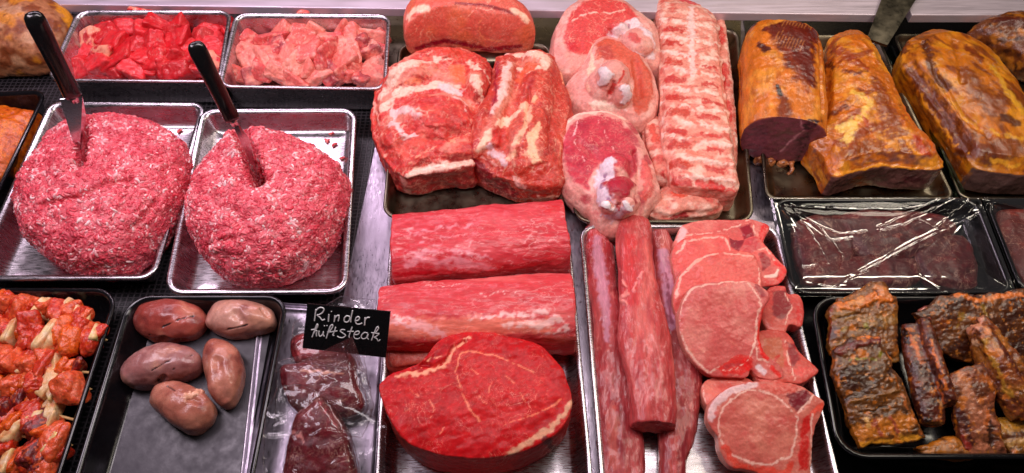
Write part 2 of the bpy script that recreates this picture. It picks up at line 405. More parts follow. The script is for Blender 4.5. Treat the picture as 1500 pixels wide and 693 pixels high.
# ---------------------------------------------------------------- tray
def rrect(c4, r, inset, z, n=7, lift=0):
    """c4: four corner points (TL,TR,BR,BL) in the plane; returns the rounded ring at height z."""
    c = [Vector((p.x, p.y, 0)) for p in c4]; m = 4; out = []
    ctr = sum(c, Vector())/4
    ed = []
    for i in range(4):
        a, b = c[i], c[(i+1) % 4]; t = (b-a).normalized(); nn = Vector((-t.y, t.x, 0))
        if (ctr-a).dot(nn) < 0: nn = -nn
        ed.append((a+nn*inset, t))
    q = []
    for i in range(4):
        (a, t), (b, u) = ed[i-1], ed[i]
        den = t.x*u.y-t.y*u.x; s = ((b.x-a.x)*u.y-(b.y-a.y)*u.x)/den; q.append(a+t*s)
    rr = max(.002, r-inset)
    for i in range(4):
        a, b, e = q[i-1], q[i], q[(i+1) % 4]; d1 = (a-b).normalized(); d2 = (e-b).normalized()
        p1 = b+d1*rr; p2 = b+d2*rr
        for k in range(n):
            t = k/(n-1); w = .75
            B0, B1, B2 = (1-t)**2, 2*t*(1-t)*w, t*t
            p = (p1*B0+b*B1+p2*B2)/(B0+B1+B2); out.append(Vector((p.x, p.y, z)))
    return out
def tray(name, px4, zr, zf, label, cat='tray', mat=None, r=.022, lip=.004, slope=.008, group=None, floor_in=None, liner=None):
    c4 = [P(x, y, zr) for x, y in px4]; mb = MB(); R = lambda ins, z: rrect(c4, r, ins, z)
    rings = [R(lip+slope+.001, zf-.0015), R(lip+.002+slope*.5, zf+.004), R(lip-.0005, zr-.004), R(.0004, zr-.0035), R(0, zr-.0015), R(.0012, zr), R(lip*.7, zr),
             R(lip+.0012, zr-.0012), R(lip+.003, zr-.006), R(lip+slope*.8+.001, zf+.006), R(lip+slope+.003, zf+.0018), R(lip+slope+.007, zf), R(lip+slope+.02, zf)]
    mb.loft(rings)
    o = link(name, mb.mesh(name), mat or M_steel)
    return tag(o, label, cat, group)
# ================================================================= SETTING
def quad(name, px, z, th, mat, label=None, cat=None, kind=None, bev=0):
    pts = [P(x, y, z) for x, y in px]; mb = MB(); mb.prism([p-Vector((0, 0, th)) for p in pts], (0, 0, th))
    return tag(link(name, mb.mesh(name), mat, smooth=False), label, cat, kind=kind)
mb = MB(); mb.box((0, .15, -.012), 3.2, 1.9, .02)
tag(link('counter_surface', mb.mesh('counter_surface'), M_deck, smooth=False), kind='structure')
quad('rubber_mat', [(-420, 20), (470, 20), (562, 150), (500, 447), (470, 900), (-420, 900)], .0, .0015, M_mat, 'black perforated rubber mat under the mince trays and the offal tray', 'mat')
quad('dark_base_panel', [(1088, 20), (1900, 20), (2000, 900), (1262, 900), (1130, 300)], .0, .0015, M_black, 'black base panel under the smoked meat and liver trays', 'panel')
quad('dark_back_panel', [(470, -20), (1086, -20), (1084, 140), (562, 150)], .0008, .0015, M_steel_dark, 'dark steel base panel behind the raw roasts', 'panel')
# back ledge: a long pale steel bar across the rear of the case
def bar(name, pa, pb, y_back, z, th, mat, **k):
    a, b = P(*pa, z), P(*pb, z); mb = MB()
    pts = [a, b, b+Vector((0, y_back, 0)), a+Vector((0, y_back, 0))]
    mb.prism([p-Vector((0, 0, th)) for p in pts], (0, 0, th))
    bm_ = mb.mesh(name); o = link(name, bm_, mat, smooth=False)
    bv = o.modifiers.new('bevel', 'BEVEL'); bv.width = .0015; bv.segments = 2
    return tag(o, **k)
bar('back_ledge', (-260, 2), (1303, 22), .035, .05, .014, M_ledge, label='long pale steel ledge across the back left and centre of the case', cat='ledge')
bar('back_ledge', (1336, 22), (1900, 22), .035, .05, .014, M_ledge, label='short pale steel ledge at the back right above the large smoked ham', cat='ledge')
mb = MB(); mb.box((0, P(700, -10, 0).y+.14, .12), 3.2, .01, .3)
tag(link('rear_wall', mb.mesh('rear_wall'), M_steel_dark, smooth=False), kind='structure')
mb = MB(); a, b_, c_, d_ = P(1306, -40, .062), P(1366, -40, .062), P(1300, 66, .05), P(1270, 56, .05)
mb.prism([p-Vector((0, 0, .004)) for p in (a, b_, c_, d_)], (0, 0, .004))
tag(link('support_bracket', mb.mesh('support_bracket'), M_steel_dark, smooth=False), 'slanting grey steel bracket between the two smoked hams', 'bracket')
# glass dividers
def pane(name, pa, pb, h, label, mat=M_green, t=.004):
    a, b = P(*pa, 0.001), P(*pb, 0.001); d = (b-a).normalized(); s = Vector((-d.y, d.x, 0))*t/2
    mb = MB(); mb.prism([a-s, b-s, b+s, a+s], (0, 0, h)); return tag(link(name, mb.mesh(name), mat, smooth=False), label, 'divider')
pane('glass_divider', (1296, 84), (1398, 296), .022, 'thin greenish glass divider between the two smoked pork trays')

# ================================================================= TRAYS
ZF = .004
tray('steel_tray', [(112, 14), (340, 14), (322, 120), (66, 118)], .055, ZF, 'deep steel tray holding the bright red beef cubes', r=.02)
tray('steel_tray', [(343, 18), (573, 20), (566, 131), (318, 127)], .055, ZF, 'deep steel tray holding the pale pink pork cubes', r=.02)
tray('steel_tray', [(72, 147), (303, 149), (226, 409), (-48, 411)], .034, ZF, 'shallow steel tray under the left mound of minced meat', r=.02, lip=.006)
tray('steel_tray', [(293, 158), (523, 157), (509, 429), (238, 431)], .034, ZF, 'shallow steel tray under the right mound of minced meat', r=.022, lip=.006)
tray('steel_tray', [(584, 62), (806, 62), (828, 320), (559, 320)], .026, ZF, 'steel tray under the two large raw pork shoulder roasts', mat=M_steel_dark, r=.022)
tray('steel_tray', [(812, 40), (1082, 40), (1106, 326), (842, 326)], .024, ZF, 'steel tray under the pork knuckles and the raw rib rack', mat=M_steel_dark, r=.022)
tray('steel_tray', [(572, 334), (834, 334), (884, 860), (538, 860)], .026, ZF, 'steel tray under the two pork loins and the large beef slice', r=.022)
tray('steel_tray', [(848, 328), (1140, 328), (1272, 860), (892, 860)], .026, ZF, 'steel tray under the pork tenderloins and the chops', r=.022)
tray('dark_tray', [(1098, 50), (1286, 50), (1402, 292), (1122, 292)], .02, ZF, 'brown stained steel tray under the two smoked pork loins', mat=M_steel_dark, r=.015)
tray('dark_tray', [(1308, 48), (1620, 48), (1760, 292), (1408, 292)], .02, ZF, 'dark steel tray under the large yellow smoked ham at the right', mat=M_steel_dark, r=.015)
tray('black_tray', [(188, 432), (424, 431), (340, 860), (56, 860)], .036, ZF, 'black plastic tray holding the five kidneys', mat=M_black, r=.026, slope=.012)
tray('black_tray', [(-260, 420), (177, 421), (34, 860), (-420, 860)], .036, ZF, 'black plastic tray holding the marinated meat skewers', mat=M_black, r=.03, slope=.012)
tray('black_tray', [(1130, 290), (1434, 290), (1490, 431), (1160, 431)], .03, ZF, 'black plastic tray of liver sealed under cling film', mat=M_black, r=.022, slope=.012)
tray('black_tray', [(1442, 290), (1760, 290), (1850, 431), (1498, 431)], .03, ZF, 'black film covered tray cut off by the right edge beside the liver tray', mat=M_black, r=.022, slope=.012)
tray('black_tray', [(1186, 433), (1640, 433), (1760, 672), (1228, 672)], .034, ZF, 'black plastic tray holding the dark smoked rib pieces', mat=M_black, r=.03, slope=.012)
tray('black_tray', [(-330, 150), (70, 130), (-8, 292), (-420, 300)], .034, ZF, 'black tray holding the orange marinated meat at the left edge', mat=M_black, r=.02)
tray('black_tray', [(380, 440), (572, 452), (548, 880), (330, 880)], .008, .002, 'low steel tray under the vacuum packed steaks', mat=M_deck, r=.01, lip=.002, slope=.003)
# grey liner plate in the kidney tray
fl = [P(220, 462, .0058), P(400, 462, .0058), P(330, 840, .0058), P(112, 840, .0058)]
mb = MB(); mb.prism([p-Vector((0, 0, .0012)) for p in fl], (0, 0, .0012))
tag(link('liner_plate', mb.mesh('liner_plate'), M_slate, smooth=False), 'scuffed grey liner plate lying under the kidneys', 'liner')

# ================================================================= MINCED MEAT
def mince(name, px, label, dents, n_w=11500):
    mb = MB(); mound(mb, px, .03, .06, ZF, .088, p=2.3, mid=.34)
    s = Surf(mb, .002, 5); s.bump(.004, .04, 2).bump(.0034, .013, 2)
    for pts, w, d in dents: s.stroke(None, pts, w=w, d=d, soft=.45 if d < -.02 else .8, warp=.002)
    s.push(); s.base((216, 94, 106))
    s.mott((234, 142, 148), .012, -.1, .4, .5)
    # coarse strands of mince over the mound
    co = s.co; tri = []; s.me.calc_loop_triangles(); T = np.array([t.vertices[:] for t in s.me.loop_triangles])
    A, B, Cc = co[T[:, 0]], co[T[:, 1]], co[T[:, 2]]; cr = np.cross(B-A, Cc-A); ar = np.linalg.norm(cr, axis=1)
    nn = cr/np.maximum(ar, 1e-12)[:, None]; keep = nn[:, 2] > -.25; ar = ar*keep
    idx = RNG.choice(len(T), n_w, p=ar/ar.sum()); u, v = RNG.random(n_w), RNG.random(n_w); fl_ = u+v > 1; u[fl_] = 1-u[fl_]; v[fl_] = 1-v[fl_]
    p0 = A[idx]+(B-A)[idx]*u[:, None]+(Cc-A)[idx]*v[:, None]; nr = nn[idx]
    r1 = RNG.normal(size=(n_w, 3)); t = r1-nr*(r1*nr).sum(1)[:, None]; t /= np.linalg.norm(t, axis=1)[:, None]
    b = np.cross(nr, t); K, Mn = 5, 6; L = RNG.uniform(.004, .0105, n_w); R = RNG.uniform(.00095, .0017, n_w); bend = RNG.normal(0, 1.3, n_w)
    lift = RNG.uniform(-.0011, .0003, n_w)
    V = []; 
    for k in range(K):
        q = (k/(K-1)-.5); ang = bend*q; ctr = p0+t*(L*q)[:, None]+b*(L*.5*bend*q*q)[:, None]+nr*(lift-.0014*abs(q)*2)[:, None]
        tt = t*np.cos(ang)[:, None]+b*np.sin(ang)[:, None]; bb = b*np.cos(ang)[:, None]-t*np.sin(ang)[:, None]
        rk = R*(1, 1.08, 1, 1.06, 1)[k]*(.55 if k in (0, K-1) else 1)
        for m in range(Mn):
            a = 2*math.pi*m/Mn; V.append(ctr+bb*(rk*math.cos(a))[:, None]+nr*(rk*math.sin(a))[:, None])
    V = np.stack(V, 1).reshape(-1, 3); per = K*Mn
    q4 = []
    for k in range(K-1):
        for m in range(Mn): q4.append((k*Mn+m, k*Mn+(m+1) % Mn, (k+1)*Mn+(m+1) % Mn, (k+1)*Mn+m))
    q4 = np.array(q4); caps = [tuple(range(Mn))[::-1], tuple(range((K-1)*Mn, K*Mn))]
    Fq = (q4[None]+(np.arange(n_w)*per)[:, None, None]).reshape(-1, 4)
    Fc = (np.array(caps)[None]+(np.arange(n_w)*per)[:, None, None]).reshape(-1, 6)
    base = len(co); Vall = np.concatenate([co, V]); me = bpy.data.meshes.new('mound')
    oldf = [tuple(p.vertices) for p in s.me.polygons]
    me.from_pydata(Vall.tolist(), [], oldf+(Fq+base).tolist()+(Fc+base).tolist())
    pal = np.array([lin(c) for c in ((216, 80, 96), (200, 58, 76), (224, 98, 110), (230, 116, 124), (234, 140, 144), (240, 176, 178), (244, 206, 204))])
    lf = fbm(p0/.02, 41, 2)+RNG.normal(0, .42, n_w); order = np.argsort(np.argsort(lf))/n_w; ch = np.searchsorted(np.cumsum([.2, .13, .23, .19, .13, .085, .035]), order).clip(0, 6); cw = pal[ch]*RNG.uniform(.85, 1.12, (n_w, 1))
    s2 = Surf.__new__(Surf); s2.me = me; s2.co = Vall; s2.disp = np.zeros(len(Vall)); s2.col = np.concatenate([s.col, np.repeat(cw, per, 0)])
    return s2.done(name, M_mince, label, 'minced meat', 'mounds of minced meat')
mince('minced_meat', [(58, 212), (90, 176), (150, 160), (210, 168), (255, 190), (274, 225), (268, 275), (250, 320), (220, 368), (180, 396), (140, 404), (90, 390), (48, 360), (26, 320), (26, 270)],
      'left mound of coarse minced meat, the one with the wide blade in it', [([(124, 172), (122, 200), (118, 236)], 8, -.04), ([(60, 300), (120, 285), (150, 270), (190, 262)], 6, -.006), ([(200, 330), (225, 300)], 6, -.004)])
mince('minced_meat', [(292, 240), (318, 204), (352, 184), (400, 182), (450, 204), (490, 232), (508, 258), (506, 300), (492, 340), (462, 380), (420, 408), (370, 415), (322, 400), (288, 360), (272, 310), (276, 270)],
      'right mound of coarse minced meat, split by a cleft at the thin blade', [([(348, 180), (358, 210), (370, 240), (378, 262)], 11, -.05), ([(300, 360), (340, 350)], 6, -.004), ([(330, 255), (350, 262)], 8, -.004)])

for i, (x, y) in enumerate([(484,196),(489,212),(478,206),(500,232),(262,192),(496,350),(226,392)]):
    me = None; mbc = MB(); c = P(x, y, .0062)
    ell(mbc, c, (.0028+.0012*(i % 3), .002, .0018), i*1.1, 14, 8); ell(mbc, c+Vector((.003, .0016, 0)), (.002, .0016, .0014), i, 12, 8)
    s = Surf(mbc, .0006, 1); s.base((206, 70, 78)).mott((236, 160, 150), .003, 0, .4, .8)
    s.done('meat_crumb', M_mince, 'tiny crumb of minced meat stuck to the floor of a shallow steel tray', 'crumb', 'mince crumbs on the steel trays')
# ================================================================= CUT CHUNKS
def chunk_mesh(c, r, seed, k=7, sub=4, pl=7, sq=(1, 1, 1), rot=None):
    rg = np.random.default_rng(seed); bm = bmesh.new(); bmesh.ops.create_icosphere(bm, subdivisions=sub, radius=1)
    me = bpy.data.meshes.new('c'); bm.to_mesh(me); bm.free(); n = len(me.vertices); v = np.empty(n*3); me.vertices.foreach_get('co', v); v = v.reshape(-1, 3)
    base = np.array([(1,0,0),(-1,0,0),(0,1,0),(0,-1,0),(0,0,1),(0,0,-1)], float)+rg.normal(0, .17, (6, 3))
    ex = rg.normal(size=(max(0, pl-6), 3)); nrm = np.concatenate([base, ex]); nrm /= np.linalg.norm(nrm, axis=1)[:, None]
    d = rg.uniform(.84, 1.0, len(nrm)); d[6:] += .12; e = k
    s = np.maximum(v@nrm.T, 1e-3)/d; rad = (s**e).sum(1)**(-1/e)
    p = v*rad[:, None]; p *= 1+.1*fbm(v*1.5+seed, 5, 3)[:, None]; p = p*np.array(sq)*r
    R = np.array(rot or Matrix.Rotation(rg.uniform(0, 6.28), 3, 'Z') @ Matrix.Rotation(rg.normal(0, .45), 3, 'X') @ Matrix.Rotation(rg.normal(0, .45), 3, 'Y'))
    p = p@R.T+np.array(c); me.vertices.foreach_set('co', p.ravel()); me.update(); return me
def surf_of(me): 
    s = Surf.__new__(Surf); s.me = me; n = len(me.vertices); co = np.empty(n*3); me.vertices.foreach_get('co', co); s.co = co.reshape(-1, 3)
    no = np.empty(n*3); me.vertex_normals.foreach_get('vector', no); s.no = no.reshape(-1, 3); s.col = np.zeros((n, 3)); s.disp = np.zeros(n); s.seed = random.randint(0, 900); return s
beef = [(160,40),(200,28),(178,26),(234,42),(268,42),(309,48),(335,44),(164,56),(188,46),(212,50),(136,66),(172,72),(200,74),(226,66),(242,84),(262,66),(299,58),(276,80),(128,88),(152,84),(152,102),(172,100),(194,98),(216,94),(246,102),(276,96),(272,109),(316,80),(316,98),(220,111),(172,112),(122,107),(205,112),(298,106),(298,78),(142,109),(256,54),(216,34),(250,112),(318,62),(186,88),(230,98),(260,92)]
for i, (x, y) in enumerate(beef):
    mid = math.sin(math.pi*min(1, max(0, (x-105)/230)))*math.sin(math.pi*min(1, max(0, (y-15)/110)))
    x = 105+(x-105)*.98; y = 24+(y-24)*.9; z = .018+.022*mid+.005*random.random(); c = P(x, y, z); rr = random.uniform(.0135, .0175)
    s = surf_of(chunk_mesh(c, rr, 100+i, sub=5, sq=(1.15, .95, .85)))
    s.base(random.choice([(206, 34, 46), (214, 40, 50), (196, 30, 42), (220, 52, 60)])).mott((176, 22, 34), .008, 0, .5, .6).mott((230, 90, 92), .006, .1, .5, .5, stretch=((1, 1, 0), 4))
    s.vein((240, 160, 150), .014, .03, .7, gate=.0)
    if i % 9 == 1: s.mott((236, 170, 140), .012, -.2, .2, .9)
    s.bump(.0009, .006)
    s.done('beef_cube', M_lean, 'bright red raw beef cube heaped in the deep steel tray at the back left', 'meat cube', 'raw beef cubes in the left deep steel tray')
pork = [(370,64),(352,118),(372,100),(374,115),(366,82),(392,92),(414,54),(442,62),(462,46),(438,44),(480,60),(502,48),(518,58),(540,54),(553,62),(538,77),(508,80),(490,64),(480,82),(450,86),(424,92),(402,76),(418,74),(406,115),(426,117),(450,110),(476,98),(482,112),(520,104),(504,95),(548,100),(500,118),(548,117),(530,118),(552,84),(436,101),(386,106),(460,70),(395,62),(525,70),(465,118),(400,98),(512,112)]
for i, (x, y) in enumerate(pork):
    mid = math.sin(math.pi*min(1, max(0, (x-335)/240)))*math.sin(math.pi*min(1, max(0, (y-25)/110)))
    y = 30+(y-30)*.93; z = .016+.02*mid+.005*random.random(); c = P(x, y, z); rr = random.uniform(.0125, .0175)
    s = surf_of(chunk_mesh(c, rr, 300+i, sub=5, sq=(1.3, .95, .75)))
    s.base(random.choice([(226, 124, 112), (232, 138, 124), (220, 108, 100), (236, 152, 136), (214, 92, 90)])).mott((238, 176, 158), .01, 0, .5, .6).mott((204, 72, 74), .009, .1, .6, .55)
    if i % 6 == 3: s.mott((150, 40, 58), .012, -.3, .3, .8)
    s.vein((246, 206, 190), .012, .05, .6, gate=-.1).bump(.0009, .007)
    s.done('pork_cube', M_wet, 'pale pink raw pork cube heaped among others in the deep steel tray at the back', 'meat cube', 'raw pork cubes in the right deep steel tray')
# ================================================================= KNIVES IN THE MINCE
def lerp3(a, b, t): return Vector(a).lerp(Vector(b), t)
def knife(label, end, join, tip, w_handle, blade_px, group='serving knives stuck in the minced meat'):
    E, J, T = P(*end), P(*join), P(*tip); root = empty('serving_knife', T); tag(root, label, 'knife', group)
    mb = MB(); ax = (J-E); L = ax.length; ax.normalize(); side = ax.cross((J-CAM).normalized()).normalized(); up = side.cross(ax)
    rings = []
    for t, k in ((0, .35), (.015, .7), (.05, .95), (.12, 1.05), (.4, .98), (.75, .92), (.95, 1.0), (.99, .9), (1, .6)):
        c = E+ax*L*t; w = w_handle*k
        rings.append([c+side*(math.copysign(abs(math.cos(a))**.7, math.cos(a))*w)+up*(math.copysign(abs(math.sin(a))**.7, math.sin(a))*w*.62) for a in [2*math.pi*i/20 for i in range(20)]])
    mb.loft(rings); link('handle', mb.mesh('handle'), M_handle, root)
    mb = MB(); pts = [P(*q) for q in blade_px]
    nn = (pts[1]-pts[0]).cross(pts[2]-pts[0]).normalized()*.0012
    mb.prism(pts, nn); link('blade', mb.mesh('blade'), M_blade, root, smooth=False)
    mb = MB(); mb.pipe([J-ax*.004, J+ax*.006], w_handle*.5, 10); link('ferrule', mb.mesh('ferrule'), M_blade, root)
knife('black handled wide blade stuck in the left minced meat mound', (46, 18, .25), (108, 142, .145), (114, 234, .07), .0098,
      [(88, 146, .145), (121, 141, .145), (126, 170, .115), (116, 238, .065), (109, 214, .08)])
knife('black handled narrow blade stuck in the right minced meat mound', (284, 62, .24), (341, 176, .145), (377, 258, .07), .0088,
      [(339, 180, .14), (347, 178, .14), (366, 205, .112), (378, 262, .06), (360, 226, .09)])

# ================================================================= KIDNEYS
def kidney(label, px, H, cuts=(), cols=((146, 82, 68), (172, 106, 86)), dents=(), fat=None, zhi=.02):
    mb = MB(); mound(mb, px, .008, zhi, .0062, H, p=2.0, mid=.42)
    s = Surf(mb, .0013, 4); s.bump(.0022, .03, 2).bump(.0007, .01, 2)
    for p, w, d in dents: s.stroke(None, p, w=w, d=d, soft=.9, warp=.001)
    s.push(); s.base(cols[0]).mott(cols[1], .03, -.2, .35, .9).mott((206, 150, 124), .035, .1, .5, .6).mott((128, 62, 60), .02, .15, .6, .6)
    s.mott((228, 190, 160), .0015, .62, .8, .7)
    for p, w in cuts: s.stroke((46, 30, 36), p, w=w, warp=.0006, wscale=.006, d=-.0012, soft=.4)
    if fat: s.stroke((238, 186, 158), fat, w=5, warp=.004, wscale=.003, d=.0015)
    s.done('kidney', M_organ, label, 'kidney', 'kidneys in the black tray')
kidney('largest reddish kidney with a long dark slit, back left of the kidney tray', [(201,470),(208,455),(230,445),(258,441),(285,447),(303,464),(305,482),(290,497),(262,503),(235,505),(212,496),(202,484)], .036,
       [([(218,491),(240,478),(262,468),(284,463)], 1.4)], ((160, 76, 66), (192, 108, 94)), [([(228,499),(240,496)], 6, -.006), ([(258,499),(270,497)], 5, -.004)])
kidney('pale lumpy kidney with a jagged dark slit, back right of the kidney tray', [(306,468),(315,448),(338,439),(362,440),(388,450),(404,464),(404,482),(388,490),(350,498),(322,494),(308,484)], .034,
       [([(318,492),(335,482),(362,476)], 1.5), ([(345,496),(380,492)], 1.2)], ((192, 138, 124), (214, 166, 150)), [([(345,460),(352,470)], 7, -.004), ([(384,452),(392,462)], 4, -.003)])
kidney('grey brown kidney with thin slits, at the left of the kidney tray', [(183,558),(186,540),(206,520),(235,508),(268,508),(292,518),(299,534),(292,550),(268,560),(238,566),(214,574),(192,571)], .036,
       [([(222,543),(245,530),(282,521)], .9), ([(232,558),(240,548),(255,540)], 1.2)], ((164, 112, 108), (188, 142, 136)), [([(232,560),(240,552)], 5, -.004)])
kidney('upright tan kidney with a pale flat face, at the right of the kidney tray', [(301,520),(305,505),(318,498),(336,502),(352,518),(359,545),(356,575),(345,597),(330,601),(316,590),(308,565),(302,540)], .036,
       [], ((176, 110, 94), (204, 142, 122)), [([(318,530),(322,560),(330,582)], 9, -.003)])
kidney('tan kidney topped with a torn scrap of fat, front of the kidney tray', [(224,590),(230,570),(250,561),(275,564),(298,576),(316,592),(317,612),(304,632),(284,641),(262,630),(240,612),(228,602)], .036,
       [([(244,565),(256,572)], .9)], ((180, 116, 98), (206, 146, 124)), [([(280,582),(290,586)], 8, -.005)], fat=[(272,582),(284,577),(296,572)])

# ================================================================= SKEWERS
def skewer(label, pieces, tip, back, z=.026):
    a, b = P(*back, z), P(*tip, z-.004); root = empty('meat_skewer', (b.x, b.y, ZF)); tag(root, label, 'skewer', 'marinated meat skewers in the black tray')
    mb = MB(); mb.pipe([a, b, b+(b-a).normalized()*.002], [.0016, .0015, .0005], 8); link('stick', mb.mesh('stick'), M_wood, root)
    full = []
    for i, q in enumerate(pieces):
        full.append(q)
        if i+1 < len(pieces) and abs(pieces[i+1][0]-q[0]) > 11: full.append(((q[0]+pieces[i+1][0])/2+2, (q[1]+pieces[i+1][1])/2+random.uniform(-4, 4), random.choice('reao'), (q[3]+pieces[i+1][3])/2*.95))
    for i, (x, y, k, r) in enumerate(full):
        sd = int(x*7+y*13); c = P(x, y, z+random.uniform(-.003, .004)); rr = r*MPP(c)
        if k == 'o':
            me = chunk_mesh(c, rr, sd, sub=4, pl=6, k=7, sq=(.34, 1.15, .86), rot=Matrix.Rotation(math.atan2(b.y-a.y, b.x-a.x)+random.uniform(-.3, .3), 3, 'Z') @ Matrix.Rotation(random.uniform(-.4, .4), 3, 'Y'))
            s = surf_of(me); s.base((226, 190, 136)).mott((240, 218, 184), .01, -.2, .3, .8).mott((222, 120, 50), .008, 0, .5, .7).mott((204, 196, 110), .016, .2, .5, .5); nm, mt = 'onion_piece', M_wet
        else:
            me = chunk_mesh(c, rr*1.08, sd, sub=5, pl=9, k=5, rot=Matrix.Rotation(math.atan2(b.y-a.y, b.x-a.x)+random.uniform(-.45, .45), 3, 'Z') @ Matrix.Rotation(random.uniform(-.5, .5), 3, 'Y') @ Matrix.Rotation(random.uniform(-.6, .6), 3, 'X'), sq=(.68, 1.1, .88)); s = surf_of(me)
            cb = {'r': (200, 62, 36), 'e': (218, 100, 58), 'p': (112, 30, 36), 'a': (222, 104, 24)}[k]
            s.base(cb).mott((236, 130, 96), .01, .0, .5, .6 if k != 'p' else .2).mott((190, 48, 22), .006, 0, .5, .6).mott((232, 112, 24), .004, .15, .5, .6).vein((240, 176, 140), .012, .04, .5, gate=0)
            s.bump(.0016, .007).bump(.0005, .002); nm, mt = 'meat_piece', M_spice
        s.done(nm, mt, parent=root)
skewer('rearmost skewer in the marinated meat tray, ending in an onion ring', [(8,442,'r',17),(-14,444,'o',15),(38,452,'e',18),(20,456,'r',14),(68,454,'o',15),(56,450,'r',14),(86,458,'r',17),(104,456,'e',16),(118,462,'r',13),(130,468,'o',9)], (140,474), (-70,440), .03)
skewer('second skewer from the rear with long grey onion slices', [(-16,480,'r',20),(4,486,'e',17),(24,486,'o',21),(48,484,'r',19),(40,498,'r',15),(72,496,'o',24),(92,490,'a',20),(106,500,'a',22),(118,484,'r',16),(132,500,'r',19),(147,486,'r',11)], (155,498), (-70,490), .032)
skewer('third skewer from the rear with pale onion and orange meat', [(-14,528,'a',22),(10,530,'e',21),(36,530,'o',20),(52,534,'e',19),(74,534,'e',20),(92,538,'a',13),(112,540,'p',13)], (132,546), (-70,528), .03)
skewer('skewer with a big orange end chunk in the middle of the meat tray', [(-12,566,'r',17),(8,570,'o',16),(30,560,'e',18),(54,560,'r',18),(76,566,'o',19),(88,568,'o',15),(106,572,'e',23)], (132,570), (-70,556), .03)
skewer('skewer with a whole onion wedge and a bare stick end', [(-10,590,'r',14),(10,588,'p',16),(32,582,'p',17),(42,590,'o',14),(58,588,'a',16),(68,596,'o',13),(82,602,'o',17)], (112,616), (-60,570), .024)
skewer('skewer with dark glazed meat in front of the onion wedge', [(-14,614,'p',20),(8,612,'p',20),(26,632,'o',19),(38,604,'o',14),(46,618,'r',17),(60,624,'p',18),(75,622,'o',14),(58,642,'o',15),(84,646,'e',22),(66,652,'a',15)], (104,652), (-60,622), .026)
skewer('frontmost skewer with purple meat and green onion', [(-12,664,'r',20),(12,656,'r',15),(14,678,'o',21),(34,678,'e',17),(50,668,'p',21),(58,686,'p',18),(74,688,'o',18),(88,668,'r',14)], (92,700), (-60,676), .024)

# ================================================================= LEFT EDGE MEATS
mb = MB(); mound(mb, [(-60,30),(-30,-10),(20,-16),(70,-6),(100,14),(106,34),(98,60),(80,82),(50,94),(10,96),(-40,90)], .03, .05, ZF, .075)
s = Surf(mb, .0022, 5); s.bump(.004, .03, 3).push(); s.base((176, 122, 84)).mott((136, 72, 34), .022, -.05, .25, .9).mott((206, 166, 130), .03, .1, .4, .6).mott((208, 140, 40), .03, .15, .4, .8).mott((110, 56, 28), .008, .2, .5, .6).bump(.0008, .006)
s.stroke((214, 150, 30), [(88, 10), (102, 34)], w=10, warp=.006)
s.done('roast_joint', M_dry, 'browned roast joint with a yellow edge in the top left corner', 'roast')
mb = MB(); mound(mb, [(-90,190),(-60,158),(0,150),(40,156),(56,164),(44,195),(24,235),(0,262),(-60,270)], .02, .03, ZF, .04)
s = Surf(mb, .002, 4); s.bump(.004, .02, 3).push(); s.base((206, 104, 14)).mott((226, 134, 26), .012, -.1, .3, .8).mott((170, 70, 14), .006, .05, .4, .8).bump(.0008, .004)
s.done('marinated_steak', M_spice, 'orange marinated meat in the black tray at the left edge', 'meat')
# ================================================================= RAW ROASTS (centre back)
FAT = (240, 204, 184); FATP = (238, 178, 160); RED = (200, 64, 58); PINK = (222, 104, 88)
# cushion at the very back
mb = MB(); mound(mb, [(597,16),(640,6),(700,3),(752,12),(773,28),(782,50),(781,68),(745,72),(700,68),(650,62),(612,72),(594,70)], .03, .06, .02, .075, p=3, mid=.3)
s = Surf(mb, .0018, 5); s.bump(.002, .03).push(); s.base((222, 108, 92)).mott((226, 126, 88), .05, -.1, .3, .8).mott((232, 132, 112), .018, .1, .5, .6)
s.stroke((242, 206, 180), [(600,22),(606,16),(620,12)], w=9, warp=.005, wscale=.012).stroke((150, 44, 50), [(668,5),(715,8),(755,20)], w=3, warp=.002)
s.stroke((240, 196, 170), [(752,14),(768,24),(772,30)], w=5, warp=.003)
s.vein((246, 190, 160), .03, .025, .8, gate=-.05).stroke((236, 150, 110), [(705,30),(700,45),(710,58),(735,60)], w=1.5, warp=.003)
s.stroke((164, 26, 50), [(612,70),(650,60),(680,64),(710,72),(760,68)], w=5, warp=.003)
s.bump(.0006, .006)
s.done('pork_roast', M_wet, 'smooth pink pork cushion lying across the back behind the two big shoulder roasts', 'roast')
# left shoulder
mb = MB(); slab(mb, [(546,150),(560,115),(588,84),(640,66),(695,74),(722,96),(725,140),(715,190),(700,226),(692,244),(642,248),(598,258),(578,248),(557,222),(545,185)], .05, zb=ZF, dome=.02, bulge=.0, undercut=.06)
for q in ((606,118,.055,44,30,.026,.5),(640,180,.054,62,48,.03,0),(700,130,.055,20,44,.028,-.1),(590,205,.048,34,34,.024,0),(668,228,.048,44,16,.02,.1),(645,92,.05,40,18,.022,0)): ellp(mb, *q)
s = Surf(mb, .0013, 5); s.bump(.005, .03).bump(.0016, .012)
s.stroke(None, [(598,256),(640,248),(692,240)], w=5, d=.003); s.push()
s.base((206, 62, 56)).mott((224, 96, 78), .02, -.05, .4, .7).mott((188, 40, 48), .016, .15, .5, .6)
s.vein((244, 196, 172), .02, .05, .7, gate=.0)
for pts in ([(556,152,14),(590,120,20),(640,106,20),(694,112,16)], [(640,138,13),(684,150,13)], [(575,178,14),(600,166,12)], [(560,90,10),(600,80,12)], [(655,214,10),(690,206,9)]): s.stroke((232, 168, 146), pts, warp=.008, wscale=.016, op=.62, soft=.9)
